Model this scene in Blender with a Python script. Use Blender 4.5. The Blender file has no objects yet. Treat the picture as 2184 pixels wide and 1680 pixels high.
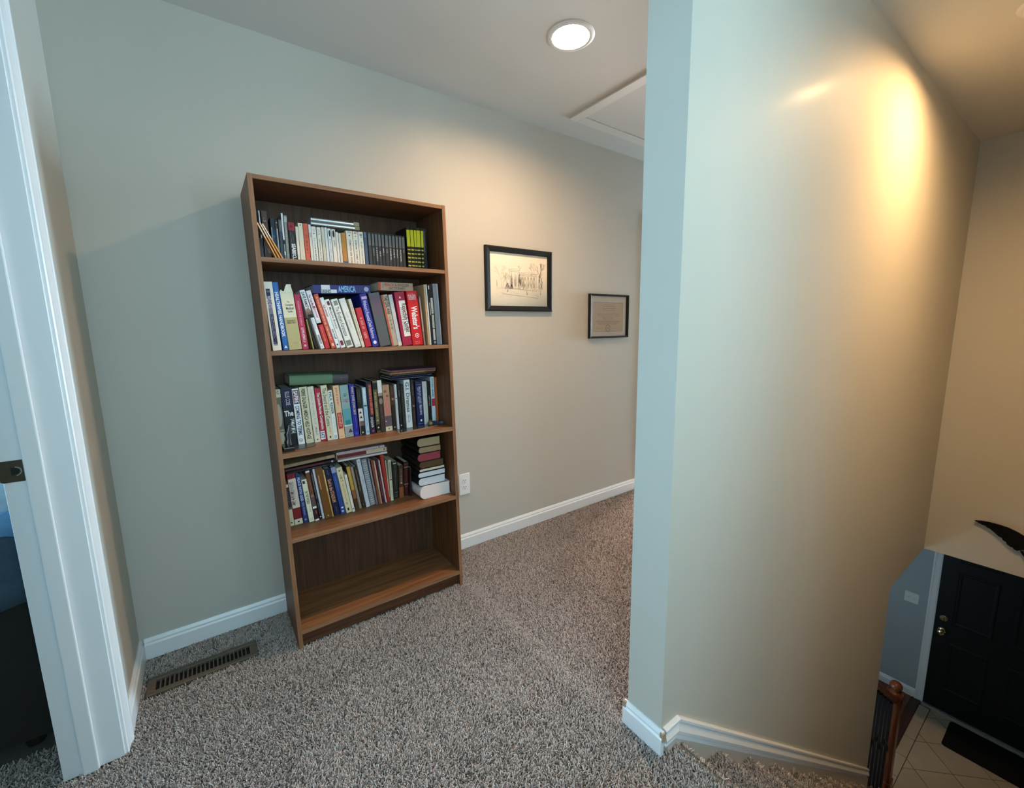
import bpy, bmesh, math, random
from mathutils import Vector, Matrix
from math import radians as R, sin, cos, pi
random.seed(7)
SC = bpy.context.scene
COL = SC.collection

# ---------------------------------------------------------------- camera
cam = bpy.data.cameras.new('camera'); camo = bpy.data.objects.new('camera', cam); COL.objects.link(camo)
cam.sensor_fit = 'HORIZONTAL'; cam.sensor_width = 36.0
cam.lens = 36.0 * 914.15 / 2184.0
cam.clip_start = 0.02
m = Matrix(((0.8126, 0.1002, -0.5741), (-0.5826, 0.1142, -0.8047), (-0.0151, 0.9884, 0.1512))).to_4x4()
m.translation = (-0.1934, -2.0967, 1.2739)
camo.matrix_world = m
SC.camera = camo

# ---------------------------------------------------------------- world, exposure, daylight and added fill
SC.view_settings.view_transform = 'Standard'
SC.view_settings.look = 'None'
SC.view_settings.exposure = 0.0
SC.view_settings.gamma = 1.0
SC.view_settings.use_curve_mapping = False
world = bpy.data.worlds.new('sky'); SC.world = world; world.use_nodes = True
bg = world.node_tree.nodes['Background']
bg.inputs[0].default_value = (0.59, 0.875, 1.0, 1); bg.inputs[1].default_value = 4.7

def area_lamp(name, loc, direction, sx, sy, watts, color):
    l = bpy.data.lights.new(name, 'AREA'); l.shape = 'RECTANGLE'; l.size = sx; l.size_y = sy
    l.energy = watts; l.color = color
    o = bpy.data.objects.new(name, l); COL.objects.link(o); o.location = loc
    o.rotation_euler = Vector(direction).to_track_quat('-Z', 'Y').to_euler()
    return o
# window daylight, plus added fill at unseen windows (each lamp just outside its opening): W, colour
LIGHT = {'rear_left': (17, (.35, .76, 1)), 'rear_right_fill': (1, (.5, .8, 1)), 'bedroom': (120, (.33, .70, 1)), 'hall': (426, (.53, .80, 1)),
         'side_room': (950, (1, .84, .77)), 'left': (8.5, (.35, .76, 1)), 'lower': (4.5, (.72, .88, 1)), 'stair': (7.6, (.53, .86, 1)), 'hall_lamp': (660, (1, .665, .39)), 'stair_lamp': (1060, (1, .62, .275))}
area_lamp('daylight_rear_left_window', (-0.265, -3.52, 1.55), (0.0, 1, -0.2), .62, 1.36, *LIGHT['rear_left'])
area_lamp('added_fill_rear_right', (0.475, -3.52, 1.55), (0.0, 1, -0.2), .62, 1.36, *LIGHT['rear_right_fill'])  # added fill light, set at an unseen rear opening
area_lamp('daylight_bedroom_window', (-3.58, 0.15, 1.50), (1, -0.33, -0.08), 1.15, 1.40, *LIGHT['bedroom'])
area_lamp('daylight_hall_window', (8.15, -0.66, 1.30), (-1, 0.0, -0.1), 0.95, 1.85, *LIGHT['hall'])
area_lamp('daylight_side_room_window', (5.78, 1.10, 1.55), (-1, -0.40, -0.30), 1.1, 1.5, *LIGHT['side_room'])
area_lamp('added_fill_left', (-.66, -2.85, 1.55), (1, 0.25, -0.08), .80, 1.40, *LIGHT['left'])  # added fill for the pillar and back wall, from an unseen opening
area_lamp('added_fill_lower', (2.74, -.42, -1.62), (1, -0.12, -0.05), .75, 1.2, *LIGHT['lower'])  # added fill that brightens the grey foyer wall
area_lamp('added_fill_stair', (1.13, -2.60, 1.75), (-0.35, 1, -0.05), .42, 1.15, *LIGHT['stair'])  # added fill, placed to throw the bookcase shadow to the left

# ---------------------------------------------------------------- helpers
def lin(h):
    if isinstance(h, str):
        h = h.lstrip('#'); h = h if len(h) == 6 else ''.join(q*2 for q in h); c = [int(h[i:i+2], 16) / 255 for i in (0, 2, 4)]
    else: c = h
    return tuple((x / 12.92 if x <= .04045 else ((x + .055) / 1.055) ** 2.4) for x in c)
def gain(c, g): return tuple(min(.86, x * k) for x, k in zip(c, g))
MATS = {}
def mat(name, color, rough=.5, spec=.5, metal=0., var=.06, vscale=40., bump=0., bscale=200., emit=None, estr=0., coat=0.):
    if name in MATS: return MATS[name]
    M = bpy.data.materials.new(name); M.use_nodes = True; nt = M.node_tree; N = nt.nodes; L = nt.links
    p = N['Principled BSDF']
    p.inputs['Roughness'].default_value = rough; p.inputs['Metallic'].default_value = metal
    p.inputs['Specular IOR Level'].default_value = spec; p.inputs['Coat Weight'].default_value = coat; p.inputs['Coat Roughness'].default_value = .2 if coat else .03
    c = tuple(color[:3])
    tc = N.new('ShaderNodeTexCoord')
    if var > 0:
        n = N.new('ShaderNodeTexNoise'); n.inputs['Scale'].default_value = vscale; n.inputs['Detail'].default_value = 3
        L.new(tc.outputs['Object'], n.inputs['Vector'])
        mx = N.new('ShaderNodeMix'); mx.data_type = 'RGBA'
        mx.inputs[6].default_value = (*[x * (1 - var) for x in c], 1); mx.inputs[7].default_value = (*[min(1, x * (1 + var)) for x in c], 1)
        L.new(n.outputs['Fac'], mx.inputs[0]); L.new(mx.outputs[2], p.inputs['Base Color'])
    else: p.inputs['Base Color'].default_value = (*c, 1)
    if bump > 0:
        n2 = N.new('ShaderNodeTexNoise'); n2.inputs['Scale'].default_value = bscale; n2.inputs['Detail'].default_value = 2
        L.new(tc.outputs['Object'], n2.inputs['Vector'])
        b = N.new('ShaderNodeBump'); b.inputs['Strength'].default_value = bump; b.inputs['Distance'].default_value = .002
        L.new(n2.outputs['Fac'], b.inputs['Height']); L.new(b.outputs['Normal'], p.inputs['Normal'])
    if emit:
        p.inputs['Emission Color'].default_value = (*emit, 1); p.inputs['Emission Strength'].default_value = estr
    MATS[name] = M
    return M
def wood(name, dark, light, axis='Z', rough=.42, scale=1.):
    if name in MATS: return MATS[name]
    M = bpy.data.materials.new(name); M.use_nodes = True; nt = M.node_tree; N = nt.nodes; L = nt.links
    p = N['Principled BSDF']; p.inputs['Roughness'].default_value = rough; p.inputs['Specular IOR Level'].default_value = .35
    tc = N.new('ShaderNodeTexCoord'); mp = N.new('ShaderNodeMapping')
    s = {'X': (1.2, 26, 26), 'Y': (26, 1.2, 26), 'Z': (26, 26, 1.2)}[axis]
    mp.inputs['Scale'].default_value = [k * scale for k in s]
    L.new(tc.outputs['Object'], mp.inputs['Vector'])
    n = N.new('ShaderNodeTexNoise'); n.inputs['Scale'].default_value = 1.6; n.inputs['Detail'].default_value = 6; n.inputs['Distortion'].default_value = 1.4
    L.new(mp.outputs['Vector'], n.inputs['Vector'])
    mp2 = N.new('ShaderNodeMapping'); mp2.inputs['Scale'].default_value = [k * 7 * scale for k in s]
    L.new(tc.outputs['Object'], mp2.inputs['Vector'])
    n2 = N.new('ShaderNodeTexNoise'); n2.inputs['Scale'].default_value = 1.; n2.inputs['Detail'].default_value = 2
    L.new(mp2.outputs['Vector'], n2.inputs['Vector'])
    a = N.new('ShaderNodeMath'); a.operation = 'MULTIPLY_ADD'; a.inputs[1].default_value = .35
    L.new(n2.outputs['Fac'], a.inputs[0]); L.new(n.outputs['Fac'], a.inputs[2])
    r = N.new('ShaderNodeValToRGB'); r.color_ramp.elements[0].position = .42; r.color_ramp.elements[1].position = .85
    r.color_ramp.elements[0].color = (*dark, 1); r.color_ramp.elements[1].color = (*light, 1)
    L.new(a.outputs[0], r.inputs['Fac']); L.new(r.outputs['Color'], p.inputs['Base Color'])
    b = N.new('ShaderNodeBump'); b.inputs['Strength'].default_value = .12; b.inputs['Distance'].default_value = .001
    L.new(n2.outputs['Fac'], b.inputs['Height']); L.new(b.outputs['Normal'], p.inputs['Normal'])
    MATS[name] = M
    return M

def box(bm, x0, x1, y0, y1, z0, z1):
    v = [bm.verts.new(c) for c in ((x0,y0,z0),(x1,y0,z0),(x1,y1,z0),(x0,y1,z0),(x0,y0,z1),(x1,y0,z1),(x1,y1,z1),(x0,y1,z1))]
    for f in ((3,2,1,0),(4,5,6,7),(0,1,5,4),(1,2,6,5),(2,3,7,6),(3,0,4,7)): bm.faces.new([v[i] for i in f])
    return v
def prism(bm, pts, axis, a0, a1, caps=True):
    """extrude a closed 2D polygon along an axis; pts are (first, second) of the other two axes in xyz order"""
    def P(p, a):
        return {'X': (a, p[0], p[1]), 'Y': (p[0], a, p[1]), 'Z': (p[0], p[1], a)}[axis]
    A = [bm.verts.new(P(p, a0)) for p in pts]; B = [bm.verts.new(P(p, a1)) for p in pts]
    n = len(pts)
    for i in range(n): bm.faces.new((A[i], A[(i+1) % n], B[(i+1) % n], B[i]))
    if caps:
        bm.faces.new(A[::-1]); bm.faces.new(B)
    return A + B
def tube(bm, p0, p1, r0, r1=None, n=12, caps=True):
    r1 = r0 if r1 is None else r1
    p0, p1 = Vector(p0), Vector(p1); d = (p1 - p0).normalized()
    u = d.orthogonal().normalized(); w = d.cross(u)
    A = [bm.verts.new(p0 + (u * cos(2*pi*i/n) + w * sin(2*pi*i/n)) * r0) for i in range(n)]
    B = [bm.verts.new(p1 + (u * cos(2*pi*i/n) + w * sin(2*pi*i/n)) * r1) for i in range(n)]
    for i in range(n): bm.faces.new((A[i], A[(i+1) % n], B[(i+1) % n], B[i]))
    if caps: bm.faces.new(A[::-1]); bm.faces.new(B)
def lathe(bm, prof, cx, cy, axis='Z', n=24, a=0., caps=True):
    """prof: list of (radius, along)"""
    rings = []
    for r, h in prof:
        ring = []
        for i in range(n):
            t = 2*pi*i/n + a
            if axis == 'Z': c = (cx + r*cos(t), cy + r*sin(t), h)
            elif axis == 'X': c = (h, cx + r*cos(t), cy + r*sin(t))
            else: c = (cx + r*cos(t), h, cy + r*sin(t))
            ring.append(bm.verts.new(c))
        rings.append(ring)
    for A, B in zip(rings, rings[1:]):
        for i in range(n): bm.faces.new((A[i], A[(i+1) % n], B[(i+1) % n], B[i]))
    if caps and prof[0][0] > 1e-6: bm.faces.new(rings[0][::-1])
    if caps and prof[-1][0] > 1e-6: bm.faces.new(rings[-1])
def mk(name, bm, material, parent=None, smooth=False, bevel=0., seg=2, weld=True):
    if weld: bmesh.ops.remove_doubles(bm, verts=bm.verts, dist=1e-6)
    bmesh.ops.recalc_face_normals(bm, faces=bm.faces)
    if bevel > 0:
        es = [e for e in bm.edges if len(e.link_faces) == 2 and e.calc_face_angle(0) > .6]
        bmesh.ops.bevel(bm, geom=es, offset=bevel, segments=seg, profile=.6, affect='EDGES')
    me = bpy.data.meshes.new(name); bm.to_mesh(me); bm.free()
    if smooth:
        for p in me.polygons: p.use_smooth = True
        try: me.set_sharp_from_angle(angle=R(40))
        except Exception: pass
    o = bpy.data.objects.new(name, me); COL.objects.link(o)
    if material: me.materials.append(material)
    if parent: o.parent = parent
    return o
def BM(): return bmesh.new()
def tag(o, label=None, cat=None, group=None, kind=None):
    for k, v in (('label', label), ('category', cat), ('group', group), ('kind', kind)):
        if v: o[k] = v
    return o
def empty(name, loc=(0,0,0), label=None, cat=None, group=None, kind=None):
    o = bpy.data.objects.new(name, None); COL.objects.link(o); o.location = loc
    o.empty_display_size = .05
    return tag(o, label, cat, group, kind)
def struct(name, bm, m, parent=None, **k):
    o = mk(name, bm, m, parent, **k)
    if not parent: o['kind'] = 'structure'
    return o
def boxobj(name, dims, m, parent=None, **k):
    bm = BM(); box(bm, *dims); return mk(name, bm, m, parent, **k)

# ---------------------------------------------------------------- materials of the setting
PAINT = mat('wall_paint', (.50, .475, .42), rough=.60, spec=.22, coat=.02, var=.015, vscale=3, bump=.10, bscale=420)
PAINT_G = mat('foyer_wall_paint', (.36, .39, .41), rough=.5, spec=.3, var=.015, vscale=3, bump=.10, bscale=420)
CEIL = mat('ceiling_paint', (.60, .585, .55), rough=.85, spec=.2, var=.02, vscale=4, bump=.15, bscale=300)
TRIM = mat('trim_paint', (.76, .76, .77), rough=.30, spec=.5, var=.01, vscale=5)
CARPET = mat('carpet_backing', (.16, .145, .13), rough=.95, spec=.1, var=.3, vscale=150, bump=.5, bscale=350)
RAWWOOD = mat('raw_board', (.36, .27, .17), rough=.8, spec=.1, var=.15, vscale=60)

XL, XE, YW = -.514, 8.0, -1.438
HC = 2.436
# ---------------------------------------------------------------- walls, floors, ceilings
bm = BM(); prism(bm, [(-.64, -.02), (-.64, HC), (XE, HC), (XE, -.4), (3.40, -.4), (3.40, 2.05), (2.58, 2.05), (2.58, -.02)], 'Y', 0, .1); struct('wall_back', bm, PAINT)
bm = BM(); box(bm, 2.4, 2.5, .1, 2.4, -.2, HC); box(bm, 2.4, 5.7, 2.4, 2.5, -.2, HC); struct('wall_side_room', bm, PAINT)
bm = BM(); box(bm, 2.4, 5.7, .1, 2.5, HC, HC + .02); struct('ceiling.004', bm, CEIL)
D3 = empty('door_3', (2.99, 0, 0), kind='structure')
for x0_, x1_ in ((2.58, 2.598), (3.382, 3.40)):
    bm = BM(); box(bm, x0_, x1_, -.002, .102, 0, 2.032); o = mk('jamb', bm, TRIM, D3); o.location = (-2.99, 0, 0)
for x0_, x1_ in ((2.533, 2.590), (3.39, 3.447)):
    bm = BM(); box(bm, x0_, x1_, -.016, -.0005, 0, 2.09); o = mk('casing', bm, TRIM, D3, bevel=.004); o.location = (-2.99, 0, 0)
bm = BM(); prism(bm, [(0, -.02), (0, HC), (-2.3, HC), (-2.3, -.02), (-1.31, -.02), (-1.31, 2.05), (-.46, 2.05), (-.46, -.02)], 'X', -.64, XL); struct('wall_left', bm, PAINT)
bm = BM(); prism(bm, [(.808, -2.695), (3.243, -2.695), (3.243, -.41), (4.17, -.41), (4.17, HC), (.808, HC)], 'Y', YW, -1.313); struct('wall_stair', bm, PAINT)
bm = BM(); prism(bm, [(-2.45, -.41), (YW, -.41), (YW, HC), (-2.45, HC)], 'X', 4.07, 4.17); struct('wall_front', bm, PAINT)
bm = BM(); box(bm, 5.62, 5.72, -2.55, .6, -2.695, -.41); struct('wall_entry', bm, PAINT_G)

bm = BM(); box(bm, .88, .98, -3.4, -2.55, -.2, HC); struct('wall_landing', bm, PAINT)
bm = BM(); box(bm, 2.8, 5.72, .6, .7, -2.695, -.41); struct('wall_lower', bm, PAINT_G)
def window_wall(name, axis, a0, a1, u0, u1, z0, z1, ou0, ou1, oz0, oz1, m):
    bm = BM()
    for (p0, p1, q0, q1) in ((u0, ou0, z0, z1), (ou1, u1, z0, z1), (ou0, ou1, z0, oz0), (ou0, ou1, oz1, z1)):
        if axis == 'Y': box(bm, p0, p1, a0, a1, q0, q1)
        else: box(bm, a0, a1, p0, p1, q0, q1)
    return struct(name, bm, m)
window_wall('wall_rear', 'Y', -3.5, -3.4, -.64, .105, -.02, HC, -.59, .06, .85, 2.25, PAINT)
window_wall('wall_rear_right', 'Y', -3.5, -3.4, .105, .98, -.02, HC, .15, .80, .85, 2.25, PAINT)
window_wall('wall_bedroom', 'X', -3.5, -3.4, -2.6, 1.8, -.02, HC, -.45, .75, .8, 2.2, PAINT)
window_wall('wall_hall', 'X', 8.0, 8.1, -1.313, .1, -.4, HC, -1.14, -.18, .35, 2.25, PAINT)
bm = BM(); box(bm, 4.17, 8.1, -1.438, -1.313, -.4, HC); struct('wall_hall_side', bm, PAINT)
bm = BM(); box(bm, -3.4, -.64, 1.8, 1.9, -.02, HC); box(bm, -3.4, -.64, -2.7, -2.6, -.02, HC); struct('wall_bedroom_sides', bm, PAINT)
window_wall('wall_right', 'Y', -2.55, -2.45, .88, 5.72, -2.695, HC, .92, 1.34, 1.17, 2.33, PAINT)
window_wall('wall_side_window', 'X', 5.6, 5.7, .1, 2.5, -.2, HC, .55, 1.65, .8, 2.3, PAINT)
window_wall('wall_left_rear', 'X', -.64, XL, -3.4, -2.3, -.02, HC, -3.26, -2.44, .85, 2.25, PAINT)
window_wall('wall_lower_end', 'X', 2.8, 2.9, -1.313, .6, -2.695, -.41, -.80, -.04, -2.23, -1.01, PAINT_G)
def window_frame(n, axis, a, u0, u1, z0, z1):
    e = empty('window_%d' % n, (0, 0, 0), kind='structure')
    def bx(nm, p0, p1, q0, q1, d):
        bm = BM()
        if axis == 'Y': box(bm, p0, p1, a - d, a + d, q0, q1)
        else: box(bm, a - d, a + d, p0, p1, q0, q1)
        mk(nm, bm, TRIM, e)
    bx('sill', u0 - .03, u1 + .03, z0 - .03, z0, .07)
    for p in ((u0, u0 + .05), (u1 - .05, u1)): bx('stile', p[0], p[1], z0, z1, .03)
    for q in ((z0, z0 + .05), (z1 - .05, z1), ((z0 + z1) / 2 - .025, (z0 + z1) / 2 + .025)): bx('rail', u0 + .05, u1 - .05, q[0], q[1], .028)
window_frame(1, 'Y', -3.45, -.59, .06, .85, 2.25)
window_frame(4, 'Y', -3.45, .15, .80, .85, 2.25)  # unseen opening for the added rear right fill
window_frame(2, 'X', -3.45, -.45, .75, .8, 2.2)
window_frame(3, 'X', 8.05, -1.14, -.18, .35, 2.25)
window_frame(8, 'X', 2.85, -.80, -.04, -2.23, -1.01)  # unseen, added to carry the foyer fill
window_frame(7, 'X', -.60, -3.26, -2.44, .85, 2.25)  # unseen, added for the fill behind the camera
window_frame(6, 'X', 5.65, .55, 1.65, .8, 2.3)
window_frame(5, 'Y', -2.50, .92, 1.34, 1.17, 2.33)  # unseen, added and narrowed for the stair fill

# floors
bm = BM(); prism(bm, [(-3.4, -2.6), (-.64, -2.6), (-.64, -3.4), (.88, -3.4), (.88, -2.45), (.86, -2.45), (.86, -1.313), (8.0, -1.313), (8.0, 0), (5.6, 0), (5.6, 2.4), (2.5, 2.4), (2.5, 0), (-.64, 0), (-.64, 1.8), (-3.4, 1.8)], 'Z', -.2, -.008)
struct('floor', bm, CARPET)
bm = BM(); box(bm, 2.9, 5.62, -2.45, .6, -2.90, -2.703); floor_low = struct('floor.001', bm, mat('grout', (.10, .075, .06), rough=.9, spec=.1, var=.1))
# ceilings: one plate with a round hole for each recessed lamp
CANS = [(1.1385, -.676, .078), (2.47, -1.83, .078)]
def ceiling_plate(name, x0, x1, y0, y1, z0, z1, holes, m):
    bm = BM(); n = 32; s = .15
    xs = sorted({x0, x1, *[h[0] - s for h in holes], *[h[0] + s for h in holes]}); ys = sorted({y0, y1, *[h[1] - s for h in holes], *[h[1] + s for h in holes]})
    for i in range(len(xs) - 1):
        for j in range(len(ys) - 1):
            cx, cy = (xs[i] + xs[i+1]) / 2, (ys[j] + ys[j+1]) / 2
            hole = [h for h in holes if abs(h[0] - cx) < 1e-6 and abs(h[1] - cy) < 1e-6]
            if not hole:
                for z in (z0, z1):
                    bm.faces.new([bm.verts.new(c) for c in ((xs[i], ys[j], z), (xs[i+1], ys[j], z), (xs[i+1], ys[j+1], z), (xs[i], ys[j+1], z))])
                continue
            h = hole[0]; ring = {}
            for z in (z0, z1):
                A, B = [], []
                for k in range(n):
                    t = 2*pi*(k + .5) / n; c, q = cos(t), sin(t); f = s / max(abs(c), abs(q))
                    A.append(bm.verts.new((h[0] + c*h[2], h[1] + q*h[2], z))); B.append(bm.verts.new((h[0] + c*f, h[1] + q*f, z)))
                for k in range(n): bm.faces.new((A[k], A[(k+1) % n], B[(k+1) % n], B[k]))
                for q in (k for k in range(n) if (k + 1) % 8 == 4):   # fill the four corner slivers
                    a, b2 = B[q], B[(q+1) % n]; mid = (a.co + b2.co) / 2 - Vector((h[0], h[1], z))
                    co = Vector((h[0] + s * (1 if mid.x > 0 else -1), h[1] + s * (1 if mid.y > 0 else -1), z))
                    bm.faces.new((a, b2, bm.verts.new(co)))
                ring[z] = A
            for k in range(n): bm.faces.new((ring[z0][k], ring[z0][(k+1) % n], ring[z1][(k+1) % n], ring[z1][k]))
    return struct(name, bm, m)
ceiling_plate('ceiling', -.64, 8.2, -3.5, .1, HC, HC + .02, CANS, CEIL)
bm = BM(); box(bm, -3.5, -.64, -2.7, 1.9, HC, HC + .02); struct('ceiling.001', bm, CEIL)
bm = BM(); box(bm, 3.243, 5.72, -1.313, .7, -.41, -.21); box(bm, 4.17, 5.72, -2.55, -1.313, -.41, -.21); struct('ceiling.002', bm, CEIL)
bm = BM(); box(bm, -.7, 8.3, -3.6, .2, HC + .22, HC + .25); struct('ceiling.003', bm, CEIL)      # attic boards over the lamps

# baseboards
def bb_prof(th=.014, h=.085): return [(0, 0), (th, 0), (th, h * .70), (th * .72, h * .78), (th * .72, h * .86), (th * .3, h), (0, h)]
def baseboard(name, p0, p1, nrm, h=.085, z=0., m=None):
    """run from p0 to p1 (xy) standing out along nrm"""
    bm = BM(); A, B = [], []
    for d, zz in bb_prof(h=h):
        A.append(bm.verts.new((p0[0] + nrm[0]*d, p0[1] + nrm[1]*d, z + zz))); B.append(bm.verts.new((p1[0] + nrm[0]*d, p1[1] + nrm[1]*d, z + zz)))
    n = len(A)
    for i in range(n): bm.faces.new((A[i], A[(i+1) % n], B[(i+1) % n], B[i]))
    bm.faces.new(A[::-1]); bm.faces.new(B)
    return struct(name, bm, m or TRIM)
baseboard('baseboard_back', (XL + .014, 0), (2.532, 0), (0, -1)); baseboard('baseboard_back.001', (3.45, 0), (XE, 0), (0, -1))
baseboard('baseboard_left', (XL, -.412), (XL, 0), (1, 0))
baseboard('baseboard_pillar', (.808, -1.448), (.808, -1.303), (-1, 0), h=.080)
baseboard('baseboard_hall', (.822, -1.313), (7.99, -1.313), (0, 1))
baseboard('baseboard_entry', (5.62, -1.283), (5.62, .58), (-1, 0), h=.10, z=-2.695)

# bedroom doorway in the left wall
D1 = empty('door_1', (XL, -.9, 0), kind='structure'); D1L = Vector((XL, -.9, 0))
def part(name, bm, m, parent, **k):
    o = mk(name, bm, m, parent, **k)
    o.matrix_parent_inverse = Matrix.Translation(-Vector(parent.location)); return o
for y0, y1 in ((-.478, -.46), (-1.31, -1.292)):
    bm = BM(); box(bm, -.646, XL + .002, y0, y1, 0, 2.032); part('jamb', bm, TRIM, D1, bevel=.0012, seg=1)
bm = BM(); box(bm, -.646, XL + .002, -1.292, -.478, 2.032, 2.05); part('head_jamb', bm, TRIM, D1)
for s, y in ((1, -.478), (-1, -1.292)):
    bm = BM(); a, b2 = sorted((y, y - s * .011)); box(bm, -.603, -.568, a, b2, 0, 2.032); part('door_stop', bm, TRIM, D1, bevel=.003, seg=2)
def casing_poly(y, s):   # (x, y): a moulded casing seen from above
    pr = [(0, 0), (.008, 0), (.011, .004), (.011, .010), (.0085, .013), (.0125, .030), (.0155, .040), (.0155, .044), (.0175, .047), (.0175, .054), (.015, .057), (0, .057)]
    return [(XL + a, y + s * b) for a, b in pr]
for y, s in ((-.472, 1), (-1.298, -1)):
    bm = BM(); prism(bm, casing_poly(y, s), 'Z', 0, 2.095); part('casing', bm, TRIM, D1)
bm = BM(); prism(bm, [(XL + a, 2.038 + b) for a, b in ((0, 0), (.008, 0), (.011, .01), (.0125, .03), (.0175, .047), (.015, .057), (0, .057))], 'Y', -1.298, -.472); part('head_casing', bm, TRIM, D1)
BRASS = mat('aged_brass', (.10, .075, .05), rough=.35, metal=.9, var=.2, vscale=90)
bm = BM(); prism(bm, [(-.650, .903), (-.644, .900), (-.606, .900), (-.606, .957), (-.644, .957), (-.650, .954)], 'Y', -.4795, -.4775); sp = part('strike_plate', bm, BRASS, D1)
bm = BM()   # raised curled lip of the strike
for k in range(10):
    a0, a1 = R(-80 + 16*k), R(-80 + 16*(k+1)); c = (-.622, .9285)
    v = [bm.verts.new((c[0] + r*cos(a), y, c[1] + r*.95*sin(a))) for a in (a0, a1) for r in (.011, .0135) for y in (-.4795, -.4815)]
    for f in ((0,1,3,2),(4,6,7,5),(0,2,6,4),(1,5,7,3),(2,3,7,6),(0,4,5,1)): bm.faces.new([v[i] for i in f])
o = mk('strike_lip', bm, mat('strike_bright', (.42, .36, .28), rough=.25, metal=.9, var=.1), sp)
bm = BM(); prism(bm, [(-.6285, .918), (-.6285, .939)] + [(-.6285 + .0155*cos(R(90 - 20*i)), .9285 + .0105*sin(R(90 - 20*i))) for i in range(1, 9)], 'Y', -.4798, -.4794); mk('latch_hole', bm, mat('latch_dark', (.006, .005, .004), rough=.8, var=0), sp)

# ---------------------------------------------------------------- skirt and moulded cap on the stair wall
X0, RUN, RISE, NR = .88, .24, .1925, 14
SL = -(.0846 + 1.7872) / (3.2773 - .8877)
def cap_line(d):
    """polyline of the cap lowered perpendicularly by d"""
    zt = .081 - d; n = math.hypot(1, SL); off = d * n
    zf = lambda x: .081 + SL * (x - .888) - off
    xk = .888 + (zt - .081 + off) / SL
    return [(.815, zt), (xk, zt), (3.243, zf(3.243))]
prof = [(0, 0), (0, .010), (.004, .014), (.011, .014), (.014, .010), (.016, .007), (.018, .011), (.036, .017), (.044, .016), (.047, .009), (.052, .007), (.056, .007), (.057, .0125), (.060, .0125), (.061, 0)]
bm = BM(); rows = []
for d, out in prof: rows.append([bm.verts.new((x, YW - out, z)) for x, z in cap_line(d)])
for A, B in zip(rows, rows[1:]):
    for i in range(2): bm.faces.new((A[i], A[i+1], B[i+1], B[i]))
for i in (0, 2): bm.faces.new([r[i] for r in rows])
struct('trim_1', bm, TRIM)
top = cap_line(.0605); low = cap_line(.36)
bm = BM(); prism(bm, [(.826, top[0][1]), top[1], top[2], (3.243, low[2][1]), low[1], (.826, low[1][1])], 'Y', YW - .0115, YW)
struct('trim_2', bm, mat('skirt_paint', (.56, .50, .44), rough=.45, var=.02))
bm = BM(); box(bm, .797, .812, -1.452, -1.440, .050, .076); struct('trim_3', bm, RAWWOOD)
bm = BM(); box(bm, .796, .808, -1.3125, -1.301, .048, .079); struct('trim_4', bm, RAWWOOD)

# staircase
ST = empty('staircase', (X0, -1.95, 0), 'carpeted flight of stairs going down beside the long tan wall', 'stairs')
for k in range(1, NR):
    xa, z = X0 + RUN * (k - 1), -RISE * k; xb = X0 + RUN * k
    bm = BM(); pts = [(xa - .022, z - .006), (xb - .004, z - .006)]
    for q in range(7):
        t = R(90 - 30*q); pts.append((xb - .004 + .018*cos(t), z - .024 + .018*sin(t)))
    pts += [(xb - .022, z - .05), (xb - .022, z - RISE - .05), (xa - .022, z - RISE - .05)]
    prism(bm, pts, 'Y', -2.448, YW - .012); part('step', bm, CARPET, ST)
bm = BM(); prism(bm, [(X0 - .022, -.008), (X0 - .004, -.008)] + [(X0 - .004 + .018*cos(R(90 - 30*q)), -.026 + .018*sin(R(90 - 30*q))) for q in range(7)] + [(X0 - .022, -.05), (X0 - .022, -RISE - .05), (X0 - .04, -RISE - .05), (X0 - .04, -.008)], 'Y', -2.448, YW - .012)
part('landing_edge', bm, CARPET, ST)

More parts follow.
